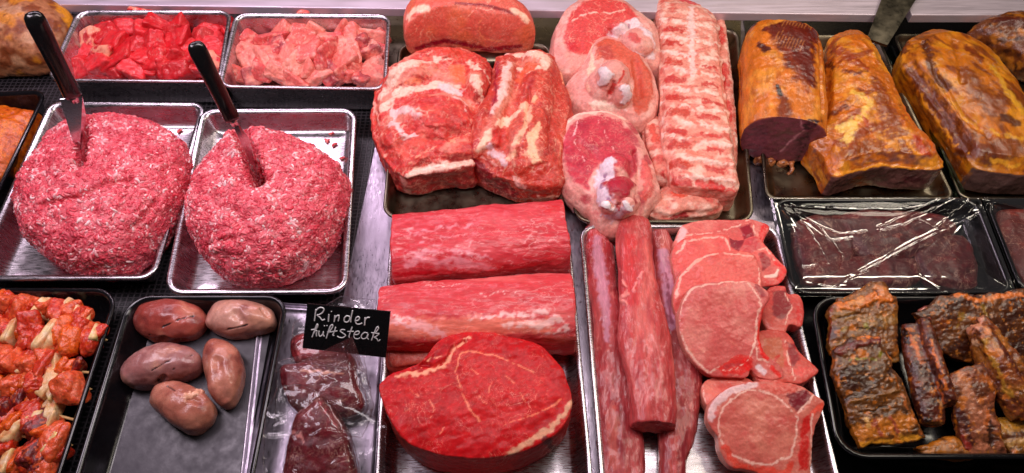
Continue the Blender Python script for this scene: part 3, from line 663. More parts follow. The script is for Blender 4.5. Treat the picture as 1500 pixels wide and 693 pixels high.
fat = [([(556,142,8),(575,112,12),(600,92,10),(640,84,9),(680,84,7),(700,100,8),(718,126,5)], FAT),
       ([(560,160,7),(580,140,9),(605,130,8),(640,124,9),(668,132,7)], FAT),
       ([(572,185,4),(578,165,9),(592,160,8),(612,168,6)], (236,200,196)), ([(580,182,5),(592,200,5),(608,196,4)], (236,200,196)),
       ([(650,128,9),(672,136,6)], (232,196,196)), ([(668,142,5),(680,150,4),(682,160,3)], (238,196,190)),
       ([(690,112,6),(704,130,6),(706,150,4)], FAT), ([(548,150,5),(552,170,4),(560,200,2)], FATP),
       ([(600,240,2.5),(620,222,2),(645,210,2),(665,202,2),(690,196,1.5)], (240,160,130)), ([(665,202,1.6),(668,225,1.6)], (240,170,140))]
for pts, c in fat: s.stroke(c, pts, warp=.007, wscale=.014, op=.92, soft=.35, d=.0006)
s.area((214, 78, 62), [(640,70),(668,70),(688,84),(684,92),(655,84),(632,80)], warp=.004).area((232, 120, 84), [(655,96),(680,94),(684,118),(668,122),(658,112)], warp=.003).stroke((206,70,66), [(606,118),(625,116)], w=8, warp=.006)
s.stroke((232, 130, 96), [(600,120),(612,118)], w=6, warp=.005).stroke((196, 50, 52), [(600,150),(630,145),(652,158),(660,178)], w=11, warp=.006, op=.7).stroke((204, 60, 56), [(600,176),(640,182),(655,195)], w=13, warp=.006, op=.6)
s.stroke((246, 206, 190), [(597,258,5),(612,250,7),(650,242,7),(690,236,5)], warp=.003)
s.face((176, 60, 58), (0, -1, -.2), .45, .7).vein((220, 130, 110), .02, .04, .6, gate=.1, stretch=((1, 0, 0), 4))
s.stroke((246, 206, 190), [(596,258,5),(612,251,6.5),(650,244,6.5),(692,238,5)], warp=.003).stroke((214,150,140), [(590,262),(598,290)], w=5, warp=.002)
s.stroke((110, 50, 30), [(625,290),(650,284),(700,284)], w=4, warp=.003, op=.6).stroke((150,30,38), [(660,276),(695,270)], w=4, warp=.003)
s.vein((240,196,172), .012, .07, .5, gate=.08).vein((150, 30, 36), .02, .03, .5, gate=.1, d=-.0007).mott((232,150,128), .006, .2, .5, .45).bump(.0006, .005)
s.done('pork_shoulder', M_raw, 'broad raw pork shoulder with white fat swirls, left of the pair', 'roast', 'pork shoulder roasts')
# right shoulder
mb = MB(); slab(mb, [(727,88),(765,73),(806,79),(828,122),(841,165),(837,210),(828,248),(818,268),(768,268),(722,254),(684,228),(698,196),(716,158),(722,120)], .05, zb=ZF, dome=.02, undercut=.05)
tube(mb, [(742,96,.05,18,.02),(735,140,.052,20,.026),(714,200,.05,26,.028),(716,232,.046,26,.026)]); tube(mb, [(788,92,.05,26,.022),(786,150,.052,30,.026),(772,215,.05,34,.028),(786,256,.044,34,.022)])
s = Surf(mb, .0013, 5); s.bump(.0045, .028).bump(.0016, .012)
for p, w, d in (([(775,130),(772,180),(755,230)], 4, -.005), ([(722,90),(722,140),(712,170)], 5, -.004), ([(806,190),(800,250)], 3, -.003), ([(725,180),(700,225)], 9, .004)): s.stroke(None, p, w=w, d=d, soft=.9)
s.push(); s.base((196, 66, 52)).mott((214, 92, 72), .02, -.05, .4, .7, stretch=((.2, 1, 0), 3)).mott((168, 36, 44), .016, .15, .5, .6, stretch=((.2, 1, 0), 2))
s.vein((238, 180, 150), .018, .04, .7, gate=0, stretch=((.1, 1, 0), 3))
for pts in ([(748,92,9),(742,140,10),(716,200,10)], [(770,90,12),(800,90,14)], [(772,160,11),(750,225,10)], [(784,190,10),(782,230,10)], [(700,214,10),(735,232,9)]): s.stroke((230, 164, 142), pts, warp=.007, wscale=.016, op=.62, soft=.9)
for pts, c in [([(745,80,6),(742,105,7),(738,130,7),(728,150,5),(722,165,4)], (244,196,186)), ([(760,80,9),(780,76,10),(800,84,9),(798,98,6)], FAT), ([(760,100,5),(775,104,5),(790,100,5)], FAT),
               ([(760,165,7),(745,175,7),(722,190,7),(705,215,6),(700,222,4)], (246,206,180)), ([(768,155,7),(775,165,6),(768,185,6),(758,205,6),(745,235,4)], (242,190,160)), ([(780,148,4),(785,142,3)], (244,180,140)),
               ([(790,180,4),(780,200,7),(778,220,7),(785,235,6)], (238,196,160)), ([(715,215,6),(730,228,8),(740,238,5)], (226,190,196)), ([(755,262,5),(765,275,5)], (240,190,180)), ([(830,100,3),(838,150,2)], (236,160,130)), ([(790,288,3),(815,288,3)], (240,180,160))]:
    s.stroke(c, pts, warp=.005, wscale=.012, op=.92, soft=.35, d=.0006)
s.area((206,60,56), [(722,188),(738,186),(742,200),(728,214),(716,208)], warp=.003).area((222, 100, 66), [(770,92),(788,94),(782,104),(768,108),(762,126),(756,118)], warp=.003)
s.stroke((168, 30, 60), [(728,92),(726,130),(724,150)], w=4, warp=.003).stroke((190, 40, 60), [(700,205),(690,225)], w=5, warp=.003)
s.stroke((146, 16, 36), [(694,240,11),(708,256,17),(728,270,18),(748,284,12)], warp=.003, wscale=.008, soft=.25).stroke((146, 16, 36), [(706,280,14),(730,288,12)], warp=.003)
s.stroke((226,130,130), [(706,268,1.5),(722,268,1.5),(735,250,1.3)], warp=.003).stroke((220,110,110), [(690,250,1.4),(712,266,1.8),(735,275,1.4)], warp=.003).stroke((232,160,150), [(684,228,1.6),(705,230,2),(728,242,2)], warp=.002)
s.vein((240,196,172), .012, .07, .5, gate=.08).vein((150, 30, 36), .02, .03, .5, gate=.1, d=-.0007).mott((232,150,128), .006, .2, .5, .45).bump(.0006, .005)
s.done('pork_shoulder', M_raw, 'long raw pork shoulder with fat ribbons and a dark red cut tip', 'roast', 'pork shoulder roasts')

# ================================================================= PORK KNUCKLES
def knuckle(px, label, plane, knobs, paint, pre=(), dome=.01):
    mb = MB(); slab(mb, px, plane, zb=ZF, dome=dome, undercut=.08, bulge=.006, edge=.002)
    for q in knobs: ellp(mb, *q)
    s = Surf(mb, .0013, 4); s.bump(.002, .025)
    for q, w, d in pre: s.stroke(None, q, w=w, d=d, soft=.9)
    s.push(); s.base((226, 158, 148)).mott((236, 192, 180), .02, -.1, .4, .7)
    for it in paint:
        k = it[0]
        if k == 'a': s.area(it[1], it[2], warp=.003, soft=2.5, d=it[3] if len(it) > 3 else 0)
        elif k == 's': s.stroke(it[1], it[2], warp=.004, wscale=.01, op=.92, soft=.35, d=it[3] if len(it) > 3 else 0)
        elif k == 'm': s.mott(it[1], *it[2])
        elif k == 'v': s.vein(it[1], *it[2])
    s.bump(.0006, .006)
    s.done('pork_knuckle', M_wet, label, 'pork knuckle', 'raw pork knuckles')
knuckle([(812,62),(820,26),(842,2),(872,-8),(910,-2),(936,16),(958,34),(966,60),(964,96),(930,92),(890,96),(850,106),(826,106),(813,88)], 'rearmost pork knuckle with a round red cut face and a white bone end', Plane((840, 90, .05), (940, 90, .05), (880, 0, .07)), [(935, 62, .066, 26, 26, .016), (905, 44, .07, 16, 10, .012)],
        [('a', (214, 78, 76), [(824,56),(834,22),(856,2),(888,-4),(918,6),(934,24),(924,40),(896,56),(882,84),(852,80),(834,74)]), ('v', (240, 170, 150), (.02, .04, .7)), ('a', (206, 44, 54), [(826,62),(842,60),(850,76),(836,76)]), ('s', (236,196,180), [(838,30,2),(862,18,2),(892,20,2),(915,14,1.5)]), ('s', (234,210,214), [(890,60,8),(910,44,8),(930,32,8),(950,50,8),(955,80,7),(930,80,6)], .001), ('s', (206, 90, 86), [(928,52,9),(934,58,6)]), ('s', (170, 120, 140), [(908, 52, 2), (922, 38, 2)])],
        pre=[([(893,48),(885,80)], 6, -.005)])
knuckle([(831,124),(852,96),(866,64),(884,52),(906,57),(938,76),(956,104),(963,140),(955,166),(930,178),(902,166),(866,164),(840,150)], 'middle pork knuckle standing upright with its white knee joint facing up', Plane((860, 150, .045), (940, 150, .05), (900, 60, .066)), [(897, 116, .07, 26, 24, .026), (890, 130, .05, 34, 30, .03), (912, 142, .064, 14, 12, .02)],
        [('a', (208, 96, 74), [(872,66),(888,56),(910,62),(938,82),(954,108),(958,140),(948,164),(934,170),(924,150),(928,120),(910,90),(888,84),(872,88)]), ('s', (242,204,180), [(866,66,3),(868,88,4),(866,100,5),(862,130,6)]), ('a', (190, 76, 66), [(876,68),(894,66),(900,84),(884,90)]), ('s', (222,208,210), [(882,104,9),(890,112,8),(880,122,6)], .003), ('s', (222,206,208), [(912,128,6),(920,140,7),(912,150,5)], .003), ('s', (214, 70, 66), [(898,124,3),(892,138,3),(908,116,3),(914,104,2)]), ('s', (240,214,196), [(870,150,6),(895,158,6),(915,156,4)]), ('v', (236, 120, 104), (.012, .04, .5, None, .05))],
        pre=[([(888,110)], 12, .004), ([(899,122),(893,140)], 4, -.006), ([(930,90),(938,140)], 6, -.005)])
knuckle([(814,216),(820,186),(846,166),(882,161),(916,171),(937,196),(948,222),(958,248),(966,278),(950,298),(932,322),(906,333),(880,327),(862,302),(836,276),(820,250)], 'front pork knuckle with dark pink meat round a white joint with a red spot', Plane((840, 270, .045), (940, 270, .045), (880, 165, .062)), [(903, 292, .044, 34, 34, .026), (900, 250, .052, 24, 26, .018), (888, 304, .064, 10, 10, .01), (920, 300, .064, 10, 10, .01)],
        [('a', (198, 62, 80), [(824,216),(830,190),(850,174),(882,168),(908,176),(926,196),(934,226),(934,250),(926,262),(900,240),(880,236),(862,262),(864,282),(840,268),(828,244)]), ('m', (176, 36, 64), (.02, .0, .4, .8)), ('s', (236,180,180), [(846,176,1.3),(842,205,1.3),(856,240,1.3)]), ('s', (232,170,170), [(876,176,1.2),(890,200,1.2),(900,220,1.2)]), ('s', (240,206,190), [(816,216,4),(822,188,4),(846,168,4),(882,163,3.5),(914,174,3)]), ('s', (226,210,222), [(890,240,13),(884,262,14),(884,290,14),(896,315,11),(920,310,10)], .001), ('s', (168,130,160), [(888,256,4),(880,274,3),(896,296,3)]), ('a', (178, 34, 62), [(882,270),(896,264),(922,262),(930,272),(918,288),(896,286)], .002), ('s', (236,228,230), [(888,302,6),(898,308,5)], .003), ('s', (236,228,230), [(916,298,6),(924,306,5)], .003), ('s', (180,40,60), [(904,298,3),(908,306,3)]), ('s', (216, 96, 92), [(944,240,7),(952,275,8),(944,290,6)])],
        pre=[([(930,225),(938,250),(934,290)], 5, -.006), ([(906,276)], 14, .005), ([(906,302)], 5, -.006), ([(850,210),(870,225)], 9, -.003)])

# ================================================================= RIB RACKS
def ribrack(px, zt, label, paint, th=None, ribs=(), dome=.012, name='rib_rack', zb=ZF, vox=.0013):
    mb = MB(); slab(mb, px, zt, zb=zb, dome=dome, undercut=.03)
    s = Surf(mb, vox, 4); s.bump(.0015, .018)
    for q, w, d in ribs: s.stroke(None, q, w=w, d=d, soft=.9, warp=.001)
    s.push(); s.base((226, 150, 134)).mott((240, 200, 184), .012, -.1, .35, .85).mott((208, 84, 76), .009, .1, .45, .7, stretch=((1, .1, 0), 2.5))
    for it in paint: s.stroke(it[0], it[1], warp=.006, wscale=.009, op=.92, soft=.4, d=it[2] if len(it) > 2 else 0)
    s.vein((196, 50, 60), .014, .03, .6, gate=.12, stretch=((1, 0, 0), 3))
    s.bump(.0007, .005)
    return s.done(name, M_wet, label, 'ribs', 'raw pork rib racks')
ribrack([(1048,24),(1060,24),(1068,80),(1075,140),(1081,222),(1076,246),(1064,240),(1056,150),(1048,90)], .034, 'narrow edge of a second raw rib rack showing right of the large rack',
        [((210, 62, 58), [(1056,40,4),(1058,62,5)]), ((206, 60, 56), [(1060,95,5),(1062,125,5)]), ((210, 66, 60), [(1066,150,5),(1068,175,5)]), ((242,214,200), [(1066,60,3),(1074,130,3),(1079,210,3)])])
rows = [(28,.3),(52,.5),(76,.7),(100,.8),(126,.9),(152,1),(176,1),(200,1),(226,1),(252,1)]
ribs = [([(968+i*.9, y+2, 5),(1010+i*1.2, y+7, 5),(1058+i*1.8, y+15, 5)], None, None) for i, (y, k) in enumerate(rows)]
paintr = []
rj = random.Random(5)
for i, (y, k) in enumerate(rows):     # pale bone bands and the red meat between them
    paintr.append(((244, 208, 196), [(966+i*.6, y+rj.uniform(-2, 2), 4.6),(1000+i, y+4+rj.uniform(-2, 2), 3.6),(1040+i*1.6, y+11, 3.8),(1056+i*2.2, y+14, 3)]))
    ym = y+13+rj.uniform(-3, 3)
    paintr.append(((228, 130, 112), [(1004+rj.uniform(-8, 8), y+rj.uniform(-4, 8), 3.5), (1018+rj.uniform(-8, 8), y+rj.uniform(0, 14), 3.5)]))
    paintr.append(((196, 54+7*(i % 3), 52), [(976+i*1.2, ym, 6+2*k+rj.uniform(-1, 1)),(994+i*1.2+rj.uniform(0, 6), ym+2, 6.5*k+1.5)]))
    if i > 1: paintr.append(((200, 62, 58), [(1024+i*1.4+rj.uniform(-4, 3), ym+6, 5.5*k),(1044+i*1.8, ym+10, 4.5*k)]))
paintr += [((240,206,200), [(1012,10,4),(1013,50,6),(1015,110,4)]), ((210,80,90), [(1000,0,6),(1018,4,6)]), ((216,70,66), [(1022,268,6),(1050,274,6),(1074,278,4)])]
ribrack([(962,2),(988,-6),(1014,0),(1048,22),(1056,80),(1062,130),(1070,180),(1079,240),(1082,278),(1050,276),(1020,274),(988,266),(976,228),(968,190),(966,100)], .05, 'large raw pork rib rack with pale bones, running front to back beside the knuckles', paintr,
        ribs=[([(968+i*.9, y+2),(1010+i*1.2, y+6),(1056+i*2, y+14)], 6, .0028) for i, (y, k) in enumerate(rows)], dome=.014)
ribrack([(944,178),(962,168),(972,200),(980,236),(984,262),(960,262),(950,236),(942,210)], .03, 'small raw rib scrap between the knuckles and the large rib rack',
        [((214, 90, 76), [(956,185,6),(962,205,6)]), ((212, 90, 80), [(966,232,5)]), ((206, 70, 70), [(972,255,6)])], dome=.012)
ribrack([(944,302),(958,284),(980,268),(998,276),(1030,284),(1056,286),(1058,306),(1034,314),(1000,316),(978,322),(952,314)], .022, 'short raw rib end lying in front of the large rib rack',
        [((214, 96, 74), [(950,300,5),(962,290,7)]), ((216, 90, 70), [(985,278,5),(998,286,6)]), ((170, 26, 44), [(985,318,4),(1010,314,4)]), ((214, 100, 90), [(1034,290,4),(1052,300,4)])], dome=.012)

# ================================================================= LOINS AND BEEF SLICE
mb = MB(); tube(mb, [(578,370,.036,56,.032),(650,364,.036,56,.034),(740,355,.036,56,.034),(828,348,.036,54,.034)], zb=ZF, e=2.9, steps=18)
s = Surf(mb, .0014, 4); s.bump(.003, .035).bump(.001, .012, stretch=((1, 0, 0), 3)).push(); s.base((204, 64, 74)).mott((222, 106, 112), .03, -.1, .4, .7, stretch=((1, 0, 0), 3)).mott((206, 44, 52), .02, .15, .5, .6, stretch=((1, 0, 0), 3))
for pts in ([(600,346,3),(640,336,4),(690,330,3)], [(600,372,4),(640,366,5),(690,372,4),(720,378,3)], [(596,386,6),(630,380,8),(680,386,8),(730,392,4)], [(650,346,2),(700,342,2)], [(620,352,3),(650,358,3)], [(760,380,1.5),(800,382,1.5)]):
    s.stroke((240, 176, 186), pts, warp=.008, wscale=.012, op=.55, soft=.8, d=.0003)
s.stroke((200, 26, 48), [(580,402,5),(640,400,4)], warp=.003).stroke((204, 40, 60), [(596,372,4)], warp=.004)
s.vein((244, 190, 190), .014, .05, .6, gate=.05, stretch=((1, 0, 0), 2)).face((226, 84, 70), (1, 0, 0), .7, .85).face((224, 80, 76), (-1, 0, 0), .7, .85)
s.vein((240,150,140), .01, .05, .35, gate=.05, stretch=((1, 0, 0), 4)).mott((190, 34, 44), .008, .25, .5, .4, stretch=((1, 0, 0), 4)).bump(.0005, .004, stretch=((1, 0, 0), 3))
s.done('pork_loin', M_loin, 'rear pork loin with pinkish silver marbling, the one touching the roast tray', 'pork loin', 'boneless pork loins')
mb = MB(); tube(mb, [(557,468,.036,46,.028),(620,466,.037,52,.032),(700,464,.038,54,.034),(780,460,.039,56,.035),(838,458,.039,57,.036)], zb=ZF, e=2.7, steps=18)
s = Surf(mb, .0014, 4); s.bump(.003, .035).bump(.001, .012, stretch=((1, 0, 0), 3)).push(); s.base((208, 72, 78)).mott((228, 124, 120), .03, -.1, .4, .8, stretch=((1, 0, 0), 3))
s.stroke((236, 138, 116), [(575,485,16),(650,480,16),(730,476,14),(800,480,12)], warp=.006, op=.8).stroke((240, 176, 176), [(575,470,5),(620,478,8),(650,492,5)], warp=.006, op=.8)
for pts in ([(690,466,3),(730,462,5),(770,462,5),(800,456,4)], [(740,478,5),(780,476,7),(830,466,4)], [(570,460,3),(600,470,4)], [(800,488,4),(835,480,4)], [(620,420,1),(680,416,1)], [(700,432,1.2),(760,428,1.2)]):
    s.stroke((246, 212, 206), pts, warp=.007, wscale=.01, op=.7, soft=.6, d=.0004)
s.vein((246, 200, 180), .012, .03, .5, gate=.1, stretch=((1, 0, 0), 3)).stroke((244, 214, 190), [(566,508,1.6),(620,504,1.6)], warp=.001).face((196, 78, 66), (1, -.2, 0), .75, .88)
s.stroke((200, 86, 76), [(800,498,8),(836,500,8)], warp=.004).bump(.0004, .004, stretch=((1, 0, 0), 4))
s.done('pork_loin', M_loin, 'front pork loin with a paler streaked flank, lying right behind the beef slice', 'pork loin', 'boneless pork loins')
mb = MB(); slab(mb, [(566,512),(600,506),(650,506),(650,530),(600,540),(568,540)], .028, zb=ZF, dome=.006)
s = Surf(mb, .0015, 4); s.base((178, 70, 58)).mott((206, 104, 84), .02, -.1, .4, .8, stretch=((1, 0, 0), 4)).bump(.0008, .01)
s.done('pork_loin', M_raw, 'small brownish piece of pork showing between the front loin and the beef slice', 'pork', 'boneless pork loins')
# beef slice
top = [(555,562),(572,548),(596,540),(618,528),(636,506),(650,494),(685,485),(718,486),(745,494),(788,504),(816,530),(832,558),(838,584),(834,610),(816,634),(782,654),(742,667),(700,672),(655,668),(616,658),(588,640),(568,608),(558,582)]
mb = MB(); slab(mb, top, Plane((560, 560, .067), (830, 560, .067), (700, 660, .064)), zb=ZF, dome=.002, bulge=.0, undercut=.05, edge=.0008, n=90)
s = Surf(mb, .0012, 1); s.bump(.002, .03)
s.stroke(None, [(618,532),(636,538),(655,528),(664,510),(680,500)], w=4, d=-.003).push()
s.base((192, 14, 26)).mott((208, 34, 40), .03, -.1, .4, .7).mott((178, 10, 22), .02, .1, .5, .6)
s.area((206, 40, 42), [(676,520),(700,512),(760,528),(800,552),(822,580),(800,604),(760,618),(720,622),(690,606),(672,575)], op=.7)
s.vein((236, 120, 100), .024, .010, .6, gate=.0).vein((228, 96, 80), .012, .014, .45, gate=.1).mott((168, 8, 20), .007, .2, .5, .5, stretch=((1, .6, 0), 3)).mott((222, 70, 66), .005, .25, .5, .4, stretch=((1, .6, 0), 3))
s.stroke((240,170,140), [(580,552,3),(600,548,4.5),(625,545,5),(650,535,5),(662,520,4),(672,504,4),(690,494,2.5)], warp=.004, wscale=.006, d=.0006)
s.stroke((170,10,24), [(606,541,4),(625,534,5),(640,520,5),(652,508,4)], warp=.004, d=-.001).stroke((240,170,140), [(618,538,1.4),(632,524,1.2),(648,522,1.2)], warp=.002)
s.stroke((236,140,110), [(686,514,2),(674,520,1.5),(668,545,1.4),(676,575,1.5),(688,600,1.6),(702,616,1.8)], warp=.002).stroke((236,140,110), [(688,514,1.3),(730,522,1.3),(780,545,1.5)], warp=.002)
s.stroke((234,130,100), [(740,622,1.3),(770,612,1.6),(800,600,1.8),(822,585,2)], warp=.002)
for p in ([(630,585),(636,600),(630,612)], [(690,540),(700,548)], [(720,560),(716,575)], [(740,550),(752,560)], [(600,570),(612,580)], [(650,625),(645,640)], [(760,575),(770,590)], [(700,580),(712,590)], [(600,598),(590,606)]):
    s.stroke((232,130,104), p, w=1.2, warp=.002)
s.stroke((150, 6, 18), [(585,600),(620,640)], w=14, warp=.01, op=.35, soft=.9).stroke((222, 66, 60), [(600,575),(640,560)], w=12, warp=.01, op=.4, soft=.9).face((212, 58, 56), (0, -1, 0), .5, .7).face((176, 36, 40), (1, -.5, 0), .55, .75).face((170, 60, 50), (-1, -.4, 0), .6, .8)  # front side painted a lighter red to make up for missing front light
s.stroke((226,170,140), [(836,590,4),(826,608,5),(806,628,5),(770,650,5),(742,668,4)], warp=.004).stroke((200,100,70), [(838,610),(834,640),(822,668)], w=3.5, warp=.004).stroke((110, 14, 22), [(800,645),(815,660),(812,680)], w=6, warp=.004)
s.bump(.0005, .006, stretch=((1, .6, 0), 2)).bump(.00025, .0025)
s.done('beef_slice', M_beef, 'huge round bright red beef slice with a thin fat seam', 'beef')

# ================================================================= TENDERLOINS
def fillet(pts, label, cols, strokes, mat=M_fil, e=2.2, steps=22, ends=None):
    mb = MB(); tube(mb, pts, zb=ZF, e=e, steps=steps)
    s = Surf(mb, .0013, 3); s.bump(.0032, .028, stretch=((.1, 1, 0), 2)).bump(.0014, .009, stretch=((.1, 1, 0), 4)).push()
    s.base(cols[0]).mott(cols[1], .018, -.1, .35, .8, stretch=((.1, 1, 0), 4)).mott(cols[2], .012, .05, .45, .7, stretch=((.1, 1, 0), 5))
    s.vein((232, 150, 140), .008, .05, .45, stretch=((.08, 1, 0), 7), gate=0)
    for it in strokes: s.stroke(it[0], it[1], warp=.004, wscale=.012, op=it[2] if len(it) > 2 else .8, soft=.5, d=it[3] if len(it) > 3 else 0)
    s.bump(.0004, .0035, stretch=((.1, 1, 0), 3))
    s.done('pork_tenderloin', mat, label, 'tenderloin', 'raw pork tenderloins')
fillet([(866,336,.014,10,.009),(876,365,.016,22,.012),(880,410,.016,24,.013),(890,470,.017,22,.014),(896,530,.017,29,.014),(902,590,.016,31,.013),(908,650,.015,36,.013),(912,740,.014,30,.012)], 'leftmost tenderloin, long with bluish silver skin at its back end',
       ((172, 60, 64), (200, 98, 98), (146, 38, 52)), [((206,150,170), [(872,350,8),(880,400,10),(886,440,7),(890,500,4)]), ((200,50,56), [(866,340,5),(864,360,5)]), ((216,120,104), [(895,600,8),(900,680,8)], .5)])
fillet([(964,336,.014,13,.009),(972,380,.015,20,.011),(978,440,.016,24,.013),(992,510,.017,34,.014),(996,560,.017,32,.015),(992,620,.016,30,.014),(984,680,.015,20,.012),(980,740,.014,14,.011)], 'right tenderloin with violet silver skin, tapering to its front end',
       ((170, 66, 68), (196, 100, 94), (148, 46, 58)), [((200,150,176), [(972,370,9),(978,430,9),(986,480,6)]), ((140,60,84), [(975,400,3),(982,470,4)]), ((206,90,84), [(985,640,6),(988,690,6)], .6), ((226,180,170), [(985,560,2),(990,600,2)], .5)])
fillet([(930,324,.03,22,.011),(928,352,.034,27,.014),(932,400,.036,26,.016),(938,450,.036,31,.016),(944,500,.036,38,.016),(954,560,.036,36,.016),(957,626,.034,33,.015)], 'middle tenderloin lying on top of the others, with a blunt cut front',
       ((194, 78, 78), (216, 116, 108), (174, 54, 62)), [((206,60,62), [(922,350,10),(925,440,10)], .7), ((236,150,140), [(912,410,2.5),(918,430,3),(908,440,3),(920,446,2)], .9, .0015), ((238,150,146), [(928,425,2),(936,408,2),(940,400,2)], .9, .0015), ((226,150,146), [(974,500,2),(968,540,2.5),(962,590,2)], .7), ((228,150,140), [(905,388,2),(912,400,2)], .8), ((176,60,56), [(946,500,1.5),(950,560,1.5)], .6, -.0012), ((190,150,160), [(962,360,4),(972,400,5),(976,450,4)], .6)], e=2.6)

# ================================================================= CHOPS
def chop(px, plane, label, paint, th=.015, group='pork chops', vox=.0013, cols=((212, 106, 102), (224, 140, 130)), dome=.0015):
    mb = MB(); slab(mb, px, plane, th=th, dome=dome, undercut=.0, edge=.0006, n=80)
    s = Surf(mb, .0012, 1); s.bump(.0014, .02)
    s.base(cols[0]).mott(cols[1], .03, -.15, .4, .8).mott((206, 82, 80), .012, .15, .5, .5).vein((242, 178, 158), .02, .014, .5, gate=.05, stretch=((1, -.7, 0), 2))
    s.mott((240, 160, 134), .004, .3, .6, .35, stretch=((1, -.6, 0), 6)).mott((196, 76, 72), .03, .1, .5, .5)
    for it in paint:
        if it[0] == 'a': s.area(it[1], it[2], warp=.002, soft=1.5, d=it[3] if len(it) > 3 else 0)
        else: s.stroke(it[1], [(q[0], q[1], q[2]*(.75 if it[1] == FB else 1)) for q in it[2]], warp=.0022, wscale=.008, op=.92, soft=.35, d=it[3] if len(it) > 3 else 0)
    s.face((232, 170, 150), (-1, 0, -.1), .6, .85, .6)
    s.bump(.0004, .003)
    s.done('pork_chop', M_lean, label, 'pork chop', group)
FB = (238, 190, 176)
# pieces showing at the right side, under the stacks
chop([(1124,424),(1148,418),(1154,430),(1170,432),(1178,452),(1174,478),(1158,476),(1148,490),(1126,484),(1112,456)], Plane(.03), 'chop with dark marbled rib meat poking out right, level with the third chop', [('a', (150,50,56), [(1132,428),(1150,426),(1160,450),(1146,470),(1130,462)]), ('s', FB, [(1150,430,1.5),(1160,450,1.5),(1150,474,1.5)]), ('s', (206,50,50), [(1168,450,3),(1172,474,3)])], cols=((200,76,72),(218,110,98)))
chop([(1100,492),(1118,483),(1148,485),(1160,494),(1170,514),(1198,541),(1190,552),(1172,562),(1150,560),(1140,567),(1110,556),(1096,520)], Plane(.034), 'chop with brown tinged meat poking out right between the two stacks', [('a', (196,110,84), [(1118,494),(1144,494),(1150,530),(1140,546),(1120,536)]), ('a', (156,44,52), [(1152,502),(1166,506),(1172,528),(1160,540)]), ('s', (222,70,64), [(1172,545,8),(1186,542,6)]), ('s', FB, [(1148,498,1.8),(1156,530,1.8),(1164,556,1.8)]), ('s', (200,60,50), [(1130,536,2),(1140,520,2)])], cols=((206,88,78),(220,120,104)))
def chop_plane(k): z = .02+.013*k; return z
chop([(1000,330),(1030,322),(1070,322),(1100,320),(1112,324),(1127,332),(1120,348),(1112,366),(1060,380),(1000,372),(986,362),(992,345)], Plane((1050, 322, .034), (1100, 322, .034), (1050, 380, .026)), 'rearmost pork chop at the back of the chop stack with red bone edge',
     [('s', (222,36,44), [(1122,330,5),(1116,344,5),(1112,358,4)]), ('a', (160,30,54), [(1082,332),(1100,328),(1106,346),(1090,352)]), ('s', FB, [(1005,344,1.6),(1040,342,1.4),(1078,332,1.6),(1098,322,1.6)]), ('s', (236,190,190), [(1000,340,7),(996,352,5)]), ('s', FB, [(1104,330,1.6),(1106,350,1.6)])])
chop([(984,380),(990,358),(1008,348),(1040,344),(1062,344),(1080,352),(1108,346),(1122,360),(1142,382),(1153,396),(1144,414),(1120,420),(1000,430),(990,410)], Plane((1050, 344, .044), (1100, 344, .044), (1050, 430, .026)), 'second pork chop from the rear with a forked red and white bone',
     [('a', (150,34,56), [(1070,342),(1086,338),(1092,352),(1082,368),(1070,362)]), ('a', (206,80,86), [(1090,346),(1108,346),(1114,362),(1098,372),(1084,366)]), ('s', FB, [(992,372,2.2),(1005,354,2.2),(1040,347,2.2),(1062,348,2),(1070,366,1.6)]), ('a', (170,34,50), [(1110,370),(1122,372),(1130,388),(1118,396)]), ('s', (232,40,46), [(1136,384,4),(1148,396,4),(1142,410,4)]), ('s', (250,222,210), [(1122,406,2.6),(1136,404,2.4),(1140,396,2)]), ('s', (228,50,54), [(1116,408,4),(1124,412,3)]), ('s', FB, [(1110,366,1.6),(1122,364,1.5),(1134,380,1.5)])], cols=((224,98,94),(232,122,112)))
chop([(986,440),(992,408),(1008,388),(1030,374),(1056,368),(1096,370),(1108,378),(1114,398),(1116,424),(1100,470),(1000,470),(990,460)], Plane((1050, 368, .056), (1100, 368, .056), (1050, 470, .034)), 'third pork chop from the rear, mostly covered by the large front chop',
     [('s', FB, [(990,436,2.4),(996,408,2.4),(1014,386,2.6),(1036,374,2),(1062,371,1.6),(1104,376,1.8)]), ('s', (244,176,160), [(1008,394,3),(1018,384,3),(1028,378,3)]), ('s', (214,50,54), [(1006,396,1.6)]), ('s', FB, [(1112,392,1.5),(1112,420,1.5)])], cols=((222,100,94),(230,126,114)))
